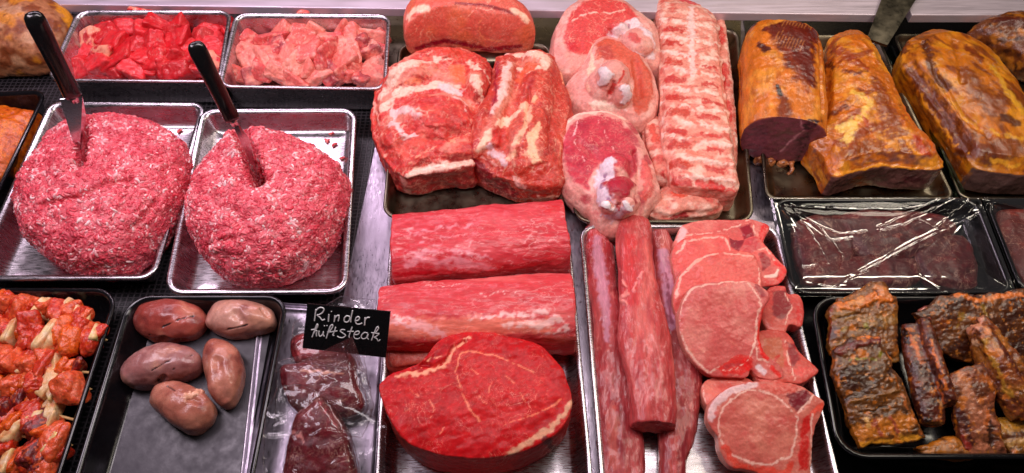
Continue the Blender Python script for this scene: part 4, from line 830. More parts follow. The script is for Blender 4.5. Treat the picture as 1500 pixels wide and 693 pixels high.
chop([(994,470),(998,448),(1010,424),(1022,416),(1050,413),(1088,411),(1104,414),(1122,424),(1128,436),(1120,450),(1115,470),(1114,500),(1122,520),(1144,536),(1148,552),(1130,557),(1108,552),(1100,540),(1094,553),(1062,552),(1038,549),(1012,526),(1000,500)], Plane((1050, 411, .068), (1100, 411, .068), (1050, 550, .038)), 'large front pork chop on top of the rear stack, with red rib bones',
     [('s', FB, [(995,470,1.8),(999,446,1.8),(1010,426,3),(1020,420,2),(1060,414,1.5),(1094,412,2)]), ('s', FB, [(1096,414,2.2),(1108,430,2.2),(1115,446,2.2),(1108,470,2.2),(1108,498,2.4),(1098,520,2.4),(1070,532,1.8),(1040,544,2.2)]), ('s', FB, [(996,484,2),(1006,512,2.4),(1022,532,3),(1036,545,3)]), ('a', (166,50,62), [(1102,414),(1118,424),(1124,432),(1114,438)]),
      ('a', (222,60,56), [(1050,540),(1082,520),(1100,520),(1104,536),(1092,548),(1060,550)]), ('s', (200,70,72), [(1062,538,3),(1084,532,3)]), ('s', FB, [(1054,543,1.2),(1078,541,1.2),(1098,524,1.6)]), ('s', (236,36,40), [(1090,528,4),(1096,540,3)]), ('s', (226,60,52), [(1122,452,4),(1116,480,4),(1118,505,5)]), ('s', (236,34,34), [(1118,508,5),(1122,524,5)]), ('s', (240,220,224), [(1112,538,5),(1120,546,4)]), ('s', (234,40,40), [(1132,540,4),(1140,550,4)]), ('s', FB, [(1108,510,1.6),(1110,526,2),(1126,530,2)])], th=.017)
chop([(1028,566),(1040,554),(1070,552),(1100,556),(1110,580),(1060,612),(1042,602),(1030,585)], Plane(.03), 'chop mostly hidden under the front chop, showing a pale edge at its left', [('s', FB, [(1030,566,2),(1032,590,2),(1042,604,2)])], cols=((214,108,96),(226,134,118)))
chop([(1036,612),(1040,594),(1056,576),(1080,564),(1110,558),(1140,560),(1160,562),(1178,568),(1196,580),(1209,590),(1204,606),(1194,630),(1190,655),(1188,688),(1184,706),(1140,706),(1100,690),(1070,684),(1056,662),(1052,640),(1042,628)], Plane((1100, 558, .05), (1160, 558, .05), (1100, 700, .03)), 'frontmost pork chop with a white fat rim and red bone along its right',
     [('s', (232,196,196), [(1040,612,6),(1046,590,7),(1066,574,7),(1090,566,6),(1108,563,4)]), ('a', (216,96,84), [(1112,562),(1150,560),(1168,566),(1164,574),(1140,578),(1114,570)]), ('s', FB, [(1054,640,2),(1052,612,2),(1064,590,2),(1090,573,2),(1112,572,2.2),(1136,580,2.2),(1156,598,2.4),(1168,612,2.2),(1166,640,2.2),(1158,668,2.4),(1130,680,2.4),(1100,678,3),(1070,664,2.4),(1056,644,2.2)]), ('a', (140,36,52), [(1154,578),(1182,572),(1188,582),(1176,600),(1166,602),(1156,592)]), ('s', FB, [(1168,606,2.4),(1184,590,2.4),(1192,578,2)]), ('s', (232,90,70), [(1204,594,5),(1190,606,4)]), ('a', (206,40,36), [(1176,612),(1188,606),(1184,640),(1184,690),(1170,690),(1170,650)]), ('s', (224,80,62), [(1062,656,5),(1078,682,6),(1110,690,6),(1150,694,6),(1160,680,4)]), ('s', FB, [(1190,606,2),(1188,650,1.6),(1188,690,1.6)]), ('s', (200,44,36), [(1178,640,3),(1180,670,3)])], th=.017, cols=((208,112,100),(220,138,120)))

# ================================================================= SMOKED PORK
YEL = (214, 140, 34); BRN = (96, 34, 18)
mb = MB(); tube(mb, [(1142,62,.048,52,.040),(1143,90,.05,58,.043),(1145,150,.05,60,.044),(1146,206,.047,60,.041)], zb=.008, e=2.5, steps=16)
s = Surf(mb, .0014, 3); s.bump(.0025, .04); s.stroke(None, [(1200,60),(1203,120),(1204,165)], w=4, d=-.003).push()
s.base((206, 120, 30)).mott((226, 156, 64), .03, -.1, .35, .8).mott((190, 100, 20), .022, .1, .45, .7, stretch=((.2, 1, 0), 2)).vein((160, 84, 24), .016, .02, .5, gate=.05)
s.area((112, 34, 18), [(1116,42),(1136,34),(1160,22),(1206,22),(1208,56),(1192,70),(1194,96),(1196,130),(1190,128),(1178,122),(1174,112),(1160,120),(1166,104),(1152,96),(1146,82),(1134,60)], warp=.010, wscale=.010, soft=5).stroke((150, 62, 22), [(1150,70,6),(1172,110,6),(1184,134,6)], warp=.006, op=.6)
for k in range(14):
    x0 = 1140+k*4.4; y0 = 30+k*1; s.stroke((176, 112, 60), [(x0+10, y0, .9), (x0-2, y0+22, .8), (x0-8, y0+36, .5)], warp=.001) if k < 10 else None
s.stroke((92, 30, 18), [(1114,66,6),(1122,72,7)], warp=.003).stroke((80, 24, 22), [(1082,60,7),(1086,40,8),(1098,28,7)], warp=.005).stroke((80, 24, 20), [(1078,90,5),(1082,60,7)], warp=.005)
s.stroke((120, 40, 14), [(1140,128,4),(1146,142,6),(1150,165,12)], warp=.003, op=.85).stroke((50, 14, 20), [(1138,126,3),(1144,138,4)], warp=.002).stroke((150, 70, 20), [(1084,100,3),(1086,140,3)], warp=.003)
s.face((138, 76, 88), (0, -1, 0), .72, .88)
s.stroke((190,130,140), [(1170,172,1.6),(1178,190,1.8),(1160,205,1.8),(1144,222,1.6)], warp=.002).area((60, 22, 38), [(1180,176),(1204,178),(1190,192),(1180,190)], warp=.001)
s.bump(.0007, .006)
s.done('smoked_loin', M_smk, 'upright yellow smoked pork loin with a purple cut end, beside the raw rib rack', 'smoked pork', 'smoked pork joints')
# ragged scrap hanging under the cut
mb = MB(); 
for (x, y, w, h) in ((1090,232,8,5),(1112,236,8,6),(1128,238,7,7),(1146,240,8,6),(1158,238,6,6)): ellp(mb, x, y, .006, w, h, .008)
mb.pipe([P(1158,238,.012), P(1161,246,.008), P(1158,254,.004), P(1153,256,.004)], .003)
s = Surf(mb, .0012, 2); s.bump(.002, .006).push(); s.base((196, 130, 84)).mott((110, 50, 40), .006, -.1, .3, .8)
s.done('meat_scrap', M_smk, 'ragged brown scrap at the foot of the purple cut end', 'meat scrap')
mb = MB(); slab(mb, [(1212,76),(1219,52),(1247,41),(1272,54),(1292,90),(1316,140),(1338,184),(1362,212),(1384,238),(1372,248),(1340,247),(1292,242),(1255,250),(1222,257),(1206,226),(1187,207),(1204,178)], .052, zb=.006, dome=.022, undercut=.16)
s = Surf(mb, .0014, 2); s.bump(.003, .03).push()
s.base((198, 112, 26)).mott((222, 154, 50), .028, -.1, .3, .8).mott((150, 64, 16), .016, .1, .35, .85, stretch=((1, .5, 0), 3)).vein((120, 50, 16), .016, .03, .6, gate=.0, stretch=((1, .5, 0), 2))
for it in (((156,62,22), [(1222,72,8),(1246,82,9),(1266,98,7)]), ((96,34,16), [(1210,96,5),(1222,98,5)]), ((110,40,26), [(1240,104,5),(1256,108,5),(1270,104,4)]), ((120,50,30), [(1220,165,7),(1240,155,5)]), ((100,40,36), [(1262,132,4),(1272,136,3)]),
           ((140,66,26), [(1284,118,9),(1296,150,14),(1306,190,17),(1330,216,13)]), ((146,72,28), [(1236,226,9),(1262,216,12),(1288,214,14),(1304,228,10)]), ((236,200,110), [(1230,190,8),(1250,180,8),(1240,205,7)]), ((232,190,90), [(1250,135,6),(1275,150,7),(1262,172,6)]),
           ((186,60,24), [(1340,200,6),(1356,225,7)]), ((180,70,20), [(1265,170,3),(1272,184,3)]), ((226,150,40), [(1300,215,4),(1325,200,4),(1345,230,5),(1368,240,4)]), ((214,110,30), [(1318,140,3),(1340,185,3),(1370,222,4)])):
    s.stroke(it[0], it[1], warp=.006, wscale=.01, op=.85, soft=.5)
s.mott((226, 160, 70), .004, .25, .5, .5, stretch=((1, .4, 0), 3))
s.face((126, 84, 80), (0, -1, -.2), .5, .75).vein((176, 130, 124), .014, .05, .5, gate=.1, stretch=((1, 0, .3), 3)).stroke((150,76,34), [(1255,262,10),(1268,276,8)], warp=.003).stroke((104, 50, 56), [(1330,262,8),(1370,262,8)], warp=.003)
s.stroke((236,160,50), [(1222,256,2.4),(1255,250,2.4),(1290,241,2.6),(1340,247,2),(1380,250,2)], warp=.002)
s.bump(.0008, .008).bump(.0005, .004)
s.done('smoked_loin', M_smk, 'flat golden brown smoked pork piece just left of the glass divider', 'smoked pork', 'smoked pork joints')
mb = MB(); slab(mb, [(1322,88),(1332,58),(1360,44),(1394,44),(1434,62),(1470,100),(1512,160),(1560,225),(1570,250),(1520,256),(1462,252),(1428,244),(1412,220),(1388,180),(1354,130)], .052, zb=.006, dome=.024, undercut=.1)
s = Surf(mb, .0014, 3); s.bump(.003, .035)
for p, w, d in (([(1325,100),(1360,160),(1400,220)], 9, .004), ([(1352,60),(1372,110),(1410,170),(1450,200)], 4, -.004), ([(1400,60),(1410,120)], 5, -.003)): s.stroke(None, p, w=w, d=d, soft=.9)
s.push(); s.base((190, 114, 20)).mott((212, 148, 36), .03, -.1, .35, .8).mott((120, 52, 14), .014, .08, .35, .75, stretch=((-.5, 1, 0), 4))
for it in (((100,40,12), [(1334,104,9),(1358,140,14),(1388,180,15),(1420,215,18),(1450,232,12)]), ((90,38,16), [(1354,62,6),(1362,90,7),(1374,118,6),(1390,130,5)]), ((104,44,16), [(1322,66,8),(1326,78,6)]), ((128,64,20), [(1412,104,12),(1434,132,19),(1456,160,17),(1474,134,12)]),((176,110,36), [(1420,110,1.5),(1440,150,1.6),(1466,172,1.5)]),((172,106,34), [(1432,104,1.4),(1456,140,1.5),(1476,160,1.4)]), ((120,50,20), [(1420,72,8),(1436,84,9)]), ((124,60,22), [(1440,220,16),(1490,215,18),(1400,240,10)]), ((214,146,30), [(1350,140,2.5),(1374,180,2.8),(1400,214,2.4)]),((150, 84, 24), [(1362,128,1.6),(1392,170,1.8),(1430,208,1.8)]),((160, 92, 26), [(1346,112,1.4),(1380,160,1.6),(1412,200,1.6)]), ((216,160,50), [(1395,150,4),(1420,178,4),(1460,196,4),(1500,205,4)]), ((220,160,50), [(1420,224,3),(1460,236,5),(1490,246,4)]), ((212,160,50), [(1454,98,6),(1474,130,7),(1496,160,7)]), ((84,34,16), [(1470,170,7),(1490,180,8)])):
    s.stroke(it[0], it[1], warp=.006, wscale=.012, op=.88, soft=.5)
s.vein((190, 130, 60), .007, .05, .5, stretch=((-.5, 1, 0), 4), gate=.05)
s.face((118, 88, 84), (0, -1, -.2), .5, .75).vein((170, 134, 130), .014, .05, .5, gate=.1, stretch=((1, 0, .3), 3)); s.bump(.0005, .008, stretch=((-.5, 1, 0), 4))
s.done('smoked_ham', M_smk, 'large yellow and brown smoked ham to the right of the glass divider', 'smoked pork', 'smoked pork joints')
mb = MB(); mound(mb, [(1421,44),(1440,28),(1480,19),(1540,22),(1580,60),(1560,110),(1505,112),(1478,88),(1446,68)], .02, .04, .006, .06)
s = Surf(mb, .002, 5); s.bump(.003, .02).push(); s.base((120, 66, 28)).mott((186, 120, 40), .016, -.05, .3, .8).mott((62, 28, 20), .01, .1, .4, .8).stroke((96, 34, 18), [(1460,30,8),(1500,34,10)], warp=.004)
s.done('smoked_ham', M_smk, 'small dark smoked piece in the top right corner behind the large ham', 'smoked pork', 'smoked pork joints')

# ================================================================= LIVER UNDER CLING FILM
for i, (px, z, lab) in enumerate([([(1168,322),(1210,312),(1250,318),(1262,350),(1240,400),(1190,418),(1172,400),(1162,360)], .016, 'dark red liver slice at the left of the film covered tray'),
                      ([(1235,312),(1300,306),(1380,314),(1400,340),(1350,372),(1280,380),(1240,350)], .02, 'dark red liver slice at the back of the film covered tray'),
                      ([(1220,384),(1280,372),(1340,378),(1350,410),(1290,424),(1210,420)], .016, 'dark red liver slice at the front of the film covered tray'),
                      ([(1340,350),(1390,340),(1420,350),(1434,390),(1430,420),(1380,418),(1350,400)], .018, 'dark red liver slice at the right of the film covered tray')]):
    mb = MB(); slab(mb, px, z, zb=ZF, dome=.006); s = Surf(mb, .0018, 4); s.bump(.003, .02).push(); s.base((92, 16, 28)).mott((118, 30, 38), .02, -.1, .4, .7).mott((78, 14, 28), .012, .1, .5, .7)
    s.done('liver_slice', M_wet, lab, 'liver', 'liver slices under cling film')
mb = MB(); slab(mb, [(1462,310),(1540,304),(1640,320),(1660,410),(1540,424),(1500,410)], .018, zb=ZF, dome=.008); s = Surf(mb, .0022, 4); s.bump(.003, .02).push(); s.base((110, 44, 40)).mott((140, 62, 54), .02, -.1, .4, .7)
s.done('liver_slice', M_wet, 'brownish liver in the film covered tray cut off by the right edge', 'liver', 'liver slices under cling film')
def cling(px4, zr, creases, label, nx=190, ny=110, seed=3):
    c = [P(x, y, zr) for x, y in px4]; v = []; g = []
    for j in range(ny):
        for i in range(nx):
            u, w = i/(nx-1), j/(ny-1); p = c[0].lerp(c[1], u).lerp(c[3].lerp(c[2], u), w); v.append(p); g.append((u, w))
    V = np.array([tuple(p) for p in v]); g = np.array(g)
    e = np.minimum(np.minimum(g[:, 0]*2.2, (1-g[:, 0])*2.2), np.minimum(g[:, 1], 1-g[:, 1]))
    inn = sst(.03, .22, e); V[:, 2] += .0012-inn*.0055
    V[:, 2] += fbm(V/.04, seed, 2)*.0007*inn
    for q, w, h in creases:
        pts = [np.array(P(x, y, zr))[:2] for x, y in q]
        best = np.full(len(V), 9.)
        for a, b in zip(pts[:-1], pts[1:]):
            ab = b-a; t = np.clip(((V[:, :2]-a)@ab)/(ab@ab), 0, 1); best = np.minimum(best, np.linalg.norm(V[:, :2]+.0014*np.stack([pn(V/.012, seed+1), pn(V/.012, seed+2)], 1)-(a+t[:, None]*ab), axis=1))
        V[:, 2] += .42*h*np.exp(-(best/(w*.75))**2)
    for (cx, cy, rad, fr, amp) in ((1432, 300, .10, 26, .0008), (1138, 300, .05, 16, .0005), (1480, 425, .03, 14, .0006), (1160, 425, .03, 14, .0006)):
        if px4[0][0] > 1400: cx += 310
        o = np.array(P(cx, cy, zr))[:2]; dlt = V[:, :2]-o; r = np.linalg.norm(dlt, axis=1); th = np.arctan2(dlt[:, 1], dlt[:, 0])
        V[:, 2] += amp*np.abs(pn(np.stack([th*fr/3, r*6, np.full(len(r), seed*1.7)], 1), 5))*np.exp(-r/rad)*sst(0, .01, r)*2
    edge = e < .012; V[edge, 2] -= .004
    f = [(j*nx+i, j*nx+i+1, (j+1)*nx+i+1, (j+1)*nx+i) for j in range(ny-1) for i in range(nx-1)]
    m = bpy.data.meshes.new('film'); m.from_pydata(V.tolist(), [], f)
    o = link('cling_film', m, M_film); return tag(o, label, 'cling film')
cling([(1127,288),(1437,288),(1493,433),(1157,433)], .0305, [([(1434,312),(1340,356),(1226,416)], .0012, .003), ([(1430,308),(1335,352),(1228,412)], .0009, .002), ([(1160,302),(1240,306),(1330,306),(1380,296)], .0016, .003), ([(1380,292),(1290,330)], .0014, .003), ([(1400,292),(1330,326),(1290,334)], .0012, .003), ([(1420,294),(1375,330),(1350,318)], .0012, .003),
       ([(1160,300),(1190,340),(1214,382)], .0012, .0028), ([(1160,300),(1200,330),(1236,372)], .0012, .0028), ([(1170,315),(1230,340),(1270,336)], .001, .0022), ([(1172,320),(1218,350),(1250,346)], .001, .002), ([(1350,400),(1372,418),(1390,430)], .001, .002), ([(1165,390),(1200,385)], .001, .002), ([(1180,410),(1215,418),(1240,415)], .001, .002)],
      'wrinkled clear cling film stretched over the liver tray')
cling([(1440,288),(1760,288),(1850,433),(1496,433)], .0305, [([(1448,300),(1480,318),(1530,330)], .0012, .003), ([(1448,296),(1500,306)], .0012, .003), ([(1470,340),(1510,356)], .001, .002), ([(1450,300),(1476,330),(1500,380)], .001, .002)],
      'wrinkled clear cling film over the tray cut off by the right edge', seed=8)

# ================================================================= SMOKED RIB PIECES
def smr(px, plane, label, cols, strokes, th=None, zb=ZF, dome=.004, name='smoked_rib', tubes=None, bumpy=.0016):
    mb = MB()
    if px:
        rj = random.Random(int(px[0][0])); jag = []
        for i in range(len(px)):
            a, b = px[i], px[(i+1) % len(px)]; jag.append(a); jag.append(((a[0]+b[0])/2+rj.uniform(-6, 6), (a[1]+b[1])/2+rj.uniform(-6, 6)))
        px = jag
        slab(mb, px, plane, zb=None, th=th or .010, dome=dome, undercut=.0, edge=.001, sharp=True)
    if tubes:
        for t in tubes: tube(mb, t, e=2.2, steps=12)
    s = Surf(mb, .0012, 1); s.bump(bumpy, .02).bump(.0010, .008, stretch=((1, .15, 0), 3)).bump(.0006, .004).push()
    s.base(cols[0]).mott(cols[1], .02, -.1, .35, .85, stretch=((1, .2, 0), 2)).mott(cols[2], .012, .0, .35, .85, stretch=((1, .2, 0), 4)).mott((70, 26, 16), .02, .12, .4, .7).vein((52, 24, 12), .012, .05, .7, gate=0, stretch=((1, .2, 0), 2), d=-.0012)
    for it in strokes: s.stroke(it[0], it[1], warp=.004, wscale=.008, op=.88, soft=.45, d=it[2] if len(it) > 2 else 0)
    s.mott((226, 150, 60), .0035, .3, .55, .6).mott((214, 128, 40), .01, .25, .45, .7); s.bump(.0008, .004)
    s.done(name, M_rib, label, 'smoked ribs', 'smoked rib pieces in the black tray')
OL = (132, 80, 26); DK = (66, 28, 14); OR = (222, 126, 48)
smr([(1340,655),(1380,640),(1420,648),(1440,668),(1400,672),(1350,668)], Plane(.016), 'thin golden rib flap at the bottom of the smoked rib tray', ((170,110,40), OL, (206,130,40)), [])
smr([(1458,612),(1500,604),(1560,606),(1560,668),(1484,668),(1466,646)], Plane(.02), 'yellow rib piece in the front right of the smoked rib tray', ((170,120,40), OL, (206,150,50)), [((214,170,110), [(1478,650,3),(1500,646,3)]), ((90,40,20), [(1470,640,4),(1500,636,4)])])
smr([(1340,458),(1368,444),(1395,432),(1410,426),(1440,432),(1470,430),(1495,424),(1560,430),(1560,520),(1480,545),(1440,540),(1395,525),(1372,492)], Plane((1400, 430, .05), (1500, 430, .05), (1400, 540, .022)), 'broad dark rib slab lying across the back right of the smoked rib tray', ((92, 48, 20), (118, 70, 26), DK),
    [(OR, [(1400,432,4),(1430,440,4),(1480,432,5),(1500,432,4)]), ((150,116,44), [(1410,460,4),(1404,480,3)]), ((150,116,44), [(1440,450,4),(1446,475,3)]), ((120,60,24), [(1380,470,8),(1376,490,6)])])
smr([(1219,446),(1228,436),(1250,430),(1262,422),(1284,412),(1302,418),(1314,436),(1315,470),(1318,530),(1290,540),(1220,520),(1213,505),(1218,470)], Plane((1260, 425, .048), (1300, 425, .048), (1260, 530, .03)), 'knobbly orange topped rib slab standing at the back left of the smoked rib tray', (OL, (158,116,60), (110,64,28)),
    [(OR, [(1230,448,7),(1255,446,8),(1280,436,8),(1300,434,9)], .002), ((214,140,90), [(1285,422,8),(1300,430,8)]), ((206,140,80), [(1262,440,6),(1246,446,5)]), ((96,30,24), [(1282,424,2),(1286,432,2)], -.002), ((90,50,20), [(1226,466,2),(1250,462,2),(1276,446,2)], -.001), ((150,140,50), [(1270,478,5)]), ((150,120,50), [(1236,482,5)]), ((140,50,40), [(1218,452,3),(1216,480,3),(1214,500,3)]), ((70,40,16), [(1256,482,2),(1290,478,2)])])
smr([(1224,520),(1228,504),(1246,494),(1275,490),(1291,492),(1298,512),(1308,540),(1326,566),(1356,640),(1340,647),(1300,652),(1262,658),(1244,620),(1230,570)], Plane((1260, 492, .056), (1300, 492, .056), (1280, 655, .03)), 'long layered smoked rib slab at the front left of its tray, golden end forward', ((108,66,22), OL, (70,36,14)),
    [((124,40,36), [(1230,514,6),(1256,504,6),(1288,498,6)], .001), (OR, [(1232,504,3),(1262,494,3),(1286,490,3)]), ((206,130,44), [(1254,638,14),(1290,626,14),(1330,616,12)]), ((226,160,50), [(1262,652,5),(1300,646,5),(1345,640,5)]), ((160,70,50), [(1280,618,4),(1290,635,4)]), ((170,80,60), [(1305,612,4),(1316,630,4)]), ((230,180,110), [(1270,614,4),(1274,626,3)]), ((150,140,50), [(1290,520,4)]), ((154,146,60), [(1244,528,2),(1270,524,2),(1284,530,2)]), ((60,36,12), [(1238,604,3),(1270,604,3),(1300,596,2)], -.002), ((150,100,40), [(1240,590,2.5),(1280,580,2.5),(1316,572,2.5)], .0012), ((190,110,50), [(1300,514,2),(1312,550,2),(1326,590,2),(1350,636,2)])])
smr(None, None, 'dark reddish rib bar in the middle of the smoked rib tray', ((104,46,28), (136,68,36), (72,30,20)),
    [((206,110,40), [(1332,490,3),(1342,510,4),(1350,530,3)]), (OR, [(1364,500,3),(1374,530,3),(1386,570,3)]), ((214,160,110), [(1376,590,4),(1388,596,3)]), ((40,20,14), [(1326,486,5),(1328,500,5)], -.001), ((40,18,14), [(1360,616,6),(1370,624,6)]), ((190,100,50), [(1372,560,3),(1384,590,3)])],
    tubes=[[(1334,478,.034,15,.008),(1346,530,.034,20,.010),(1358,580,.03,22,.010),(1366,622,.026,17,.008)], [(1352,470,.042,9,.009),(1360,500,.044,11,.010),(1376,545,.044,9,.010),(1392,592,.036,11,.009)]])
smr([(1380,556),(1400,546),(1430,536),(1452,530),(1461,545),(1462,570),(1458,600),(1470,640),(1482,668),(1452,668),(1424,666),(1410,640),(1398,600)], Plane((1420, 532, .046), (1450, 532, .046), (1430, 665, .02)), 'pinkish rib piece with an exposed joint, front centre of the smoked rib tray', ((150,86,60), (184,120,90), (104,56,30)),
    [((198,136,106), [(1410,556,10),(1420,580,10),(1424,600,7)]), ((190,110,50), [(1440,550,6),(1450,560,5)]), ((90,34,26), [(1444,548,3)], -.002), ((84,34,30), [(1400,590,5),(1416,620,5),(1424,650,5)]), ((160,50,40), [(1410,640,5),(1420,660,4)]), ((60,30,20), [(1450,620,5),(1454,650,6)], -.002), ((210,120,60), [(1448,590,4),(1446,620,4)])])
smr(None, None, 'bony rib piece with a broken pinkish end, right side of the smoked rib tray', ((144,80,42), (176,116,50), (106,48,28)),
    [((226,160,130), [(1418,486,6),(1430,478,7),(1436,466,5)], .001), ((236,190,150), [(1424,500,5),(1432,504,5)]), ((110,50,36), [(1424,486,2),(1436,482,2)], -.002), ((196,150,60), [(1442,500,4),(1460,540,4),(1480,580,4)], .001), ((100,44,34), [(1450,480,5),(1476,520,6),(1496,550,6)])],
    tubes=[[(1424,488,.05,10,.010),(1432,484,.052,15,.013),(1456,520,.05,16,.014),(1480,560,.045,16,.014),(1510,610,.035,14,.012)], [(1432,504,.044,9,.01),(1446,540,.04,9,.01),(1474,586,.034,10,.01),(1490,612,.03,8,.009)], [(1434,466,.052,7,.008),(1452,490,.052,10,.01),(1490,540,.045,12,.012),(1530,590,.035,12,.012)]])
smr(None, None, 'slender pink rib bone poking out to the left of the broad dark slab', ((170,90,80), (200,130,110), (110,50,50)), [((226,170,150), [(1348,456,3),(1370,450,2)])],
    tubes=[[(1345,458,.034,4,.004),(1370,448,.04,4,.004),(1392,440,.044,4,.004)], [(1348,462,.032,8,.008),(1356,474,.034,9,.009)]])

# ================================================================= VACUUM PACKED STEAKS
def pack(label, film_px, meat_px, plane, mt, cols, strokes, flap=None, bumpy=.0015):
    root = empty('steak_bag', P(*meat_px[0], .004)); tag(root, label, 'vacuum bag', 'vacuum packed beef steaks')
    mb = MB(); slab(mb, meat_px, plane, th=mt, dome=.005, undercut=.03)
    s = Surf(mb, .0014, 4); s.bump(.0022, .018).push(); s.base(cols[0]).mott(cols[1], .016, -.1, .4, .8).mott(cols[2], .01, .1, .5, .6).vein((214, 150, 140), .016, .02, .6, gate=.1)
    for it in strokes: s.stroke(it[0], it[1], warp=.003, wscale=.006, op=.85, soft=.4)
    s.done('steak', M_wet, parent=root)
    mb = MB(); slab(mb, film_px, Plane(plane.o.z) if False else plane, th=.004, dome=.003, undercut=0, edge=.001, sharp=True)
    cen = sum((Vector(p).to_3d() for p in meat_px), Vector())/len(meat_px); big = [((x-cen.x)*1.05+cen.x, (y-cen.y)*1.05+cen.y) for x, y in meat_px]
    pl2 = Plane(0); pl2.o = plane.o+Vector((0, 0, .0025)); pl2.n = plane.n; slab(mb, big, pl2, th=mt, dome=.007, undercut=.02)
    s = Surf(mb, .0015, 4); s.bump(bumpy*.5, .02)
    s.disp += .0012*(1-sst(0, .12, np.abs(fbm(s.q(.03, ((1, .5, 0), 2)), 77, 2)))); s.base((255, 255, 255)); s.done('film', M_bag, parent=root)
    if flap:
        mb = MB(); q = [P(*p) for p in flap]; mb.prism(q, (0, -.0004, -.0006)); link('film_corner', mb.mesh('film_corner'), M_bag, root, smooth=False)
pack('rear vacuum packed steak, mostly hidden behind the black sign', [(428,472),(500,432),(552,438),(556,520),(424,530)], [(426,498),(438,488),(470,486),(500,488),(500,524),(440,530),(428,520)], Plane(.016), .01, ((140,26,40),(170,50,56),(110,14,30)), [((214,120,120), [(428,500,2),(440,524,2)])])
pack('middle vacuum packed steak just below the black sign, with pale fat streaks', [(404,528),(440,520),(530,512),(548,596),(530,640),(400,640)], [(411,538),(430,532),(448,529),(475,526),(514,518),(522,556),(533,596),(500,612),(440,606),(414,570)], Plane((470, 520, .034), (520, 520, .034), (470, 600, .024)), .014, ((118,26,40),(146,44,54),(96,16,30)),
     [((222,160,140), [(440,544,2),(470,544,2.4),(500,548,2)]), ((214,150,130), [(462,556,1.6),(470,550,1.6)]), ((160,20,40), [(508,520,3),(516,535,3)])], flap=[(440,530,.036),(516,493,.085),(536,545,.04),(490,535,.036)])
pack('front vacuum packed steak, a pointed dark red piece at the bottom edge', [(406,566),(438,562),(500,584),(566,620),(562,760),(384,760),(386,610)], [(466,582),(478,590),(500,622),(514,655),(522,700),(522,740),(414,740),(412,700),(420,650),(432,612),(448,596)], Plane((470, 580, .046), (520, 580, .046), (470, 690, .03)), .018, ((116,20,36),(140,36,48),(92,12,28)),
     [((220,150,140), [(424,632,2.6),(440,636,2.4),(444,650,2)]), ((90,10,20), [(512,650,4),(520,690,4)]), ((200,100,110), [(468,590,1.4),(492,625,1.2)])], bumpy=.002)

# ================================================================= PRICE SIGN
root = empty('price_sign', P(505, 520, .055)); tag(root, 'small black sign with white chalk handwriting propped among the vacuum packed steaks', 'sign')
sc = [P(450,445,.098), P(572,457,.098), P(565,524,.052), P(443,510,.052)]
nrm = (sc[1]-sc[0]).cross(sc[3]-sc[0]).normalized()
if nrm.dot(CAM-sc[0]) < 0: nrm = -nrm
mb = MB(); mb.prism([p-nrm*.0016 for p in sc], nrm*.0016); bd = link('board', mb.mesh('board'), M_board, root, smooth=False)
W = {'R': [[(200,110),(190,180),(180,260)], [(200,130),(235,95),(275,90),(300,110),(285,150),(240,180),(215,185),(250,215),(280,250),(312,236)]],
     'i': [[(365,175),(360,215),(357,268)], [(392,138),(400,142)]], 'n': [[(440,190),(436,232),(430,270)], [(438,225),(465,195),(490,190),(490,225),(482,262)]],
     'd': [[(630,205),(590,195),(560,225),(560,262),(590,275),(620,255),(632,215)], [(664,125),(650,190),(640,240),(640,275)]],
     'e': [[(700,258),(735,250),(752,225),(735,205),(708,222),(700,262),(715,295),(750,300),(785,285)]], 'r': [[(822,215),(820,260),(815,315)], [(820,255),(845,220),(882,215)]],
     'h': [[(150,465),(175,400),(205,320),(218,298),(222,320),(200,360),(140,372)], [(168,420),(195,380),(212,385),(205,420),(208,455)]],
     'u': [[(240,385),(235,425),(250,455),(280,435),(296,395),(290,430),(305,455)], [(302,320),(312,322)], [(335,318),(345,320)]],
     'f': [[(330,480),(355,400),(380,330),(408,305),(410,335),(385,375),(360,410)], [(345,400),(400,395)]], 't': [[(450,335),(430,400),(412,440),(432,440)], [(405,395),(470,385)]],
     's': [[(570,372),(530,368),(510,390),(545,415),(575,440),(540,470),(490,465),(470,450)]], 't2': [[(660,335),(640,390),(620,450),(625,470)], [(600,392),(680,390)]],
     'e2': [[(690,430),(730,430),(750,405),(735,388),(700,400),(682,440),(690,475),(730,485),(760,470)]], 'a': [[(860,415),(820,405),(785,430),(775,465),(800,485),(840,470),(862,425),(852,470),(868,492)]],
     'k': [[(905,505),(935,420),(965,350),(985,332),(992,355),(960,400),(920,425)], [(900,405),(960,415),(1000,420),(960,455),(935,465),(970,480),(990,515),(1015,492)]]}
pl = Plane(0); pl.o = sc[0]; pl.n = nrm
mb = MB()
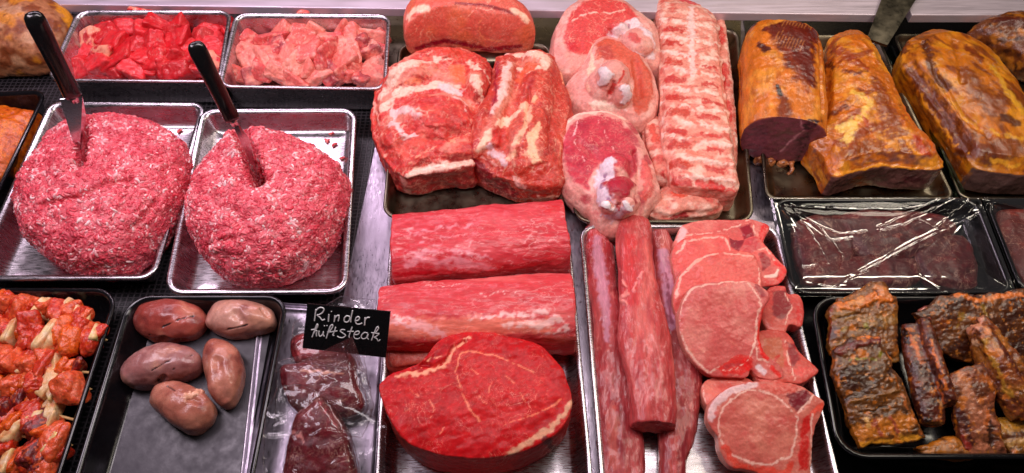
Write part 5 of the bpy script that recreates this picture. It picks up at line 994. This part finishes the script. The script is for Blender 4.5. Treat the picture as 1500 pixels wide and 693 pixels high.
for ch, sts in W.items():
    for st in sts:
        p3 = [pl.at(x/8.6625+440, y/8.6625+440)+nrm*.0003 for x, y in st]
        if len(p3) > 2: p3 = catmull(p3, len(p3)*5, closed=False)
        mb.pipe(p3, .00068, 6)
link('lettering', mb.mesh('lettering'), M_chalk, root)
mb = MB(); mid = (sc[2]+sc[3])/2; mb.pipe([mid-nrm*.003+Vector((0, 0, .01)), mid-nrm*.004, Vector((mid.x, mid.y+.004, .006))], .0015, 8); link('support_pin', mb.mesh('support_pin'), M_blade, root)

# ================================================================= LIGHT, WORLD, CAMERA
w = bpy.data.worlds.new('World'); SC.world = w; w.use_nodes = True
bg = w.node_tree.nodes['Background']; bg.inputs[0].default_value = (.60, .55, .57, 1); bg.inputs[1].default_value = .07
def area(name, loc, sx, sy, e, col, tgt):
    l = bpy.data.lights.new(name, 'AREA'); l.shape = 'RECTANGLE'; l.size = sx; l.size_y = sy; l.energy = e; l.color = col
    o = bpy.data.objects.new(name, l); COL.objects.link(o); o.location = loc
    o.rotation_euler = (Vector(tgt)-Vector(loc)).to_track_quat('-Z', 'Y').to_euler(); return o
area('strip_lamp_left', (-.55, -.01, .62), .5, .15, 2.8, (1, .82, .95), (-.5, .06, 0))
area('strip_lamp_centre', (.02, -.01, .62), .5, .15, 2.6, (1, .87, .9), (.02, .06, 0))
area('strip_lamp_right', (.60, -.01, .62), .5, .15, 2.3, (1, .88, .72), (.55, .06, 0))
area('rear_lamp_left', (-.42, .50, .52), .8, .05, 3.0, (1, .78, .95), (-.35, .2, 0))
area('rear_lamp_right', (.50, .50, .52), .7, .05, 1.5, (1, .88, .74), (.45, .2, 0))
cd = bpy.data.cameras.new('Camera'); cd.sensor_width = 36; cd.lens = F/1500*36; cd.clip_start = .01; cd.clip_end = 50
co = bpy.data.objects.new('Camera', cd); COL.objects.link(co); co.location = CAM; co.rotation_euler = (math.pi/2-PIT, 0, 0); SC.camera = co
SC.view_settings.view_transform = 'Standard'; SC.view_settings.look = 'None'; SC.view_settings.exposure = 0; SC.view_settings.gamma = 1
SC.render.engine = 'CYCLES'
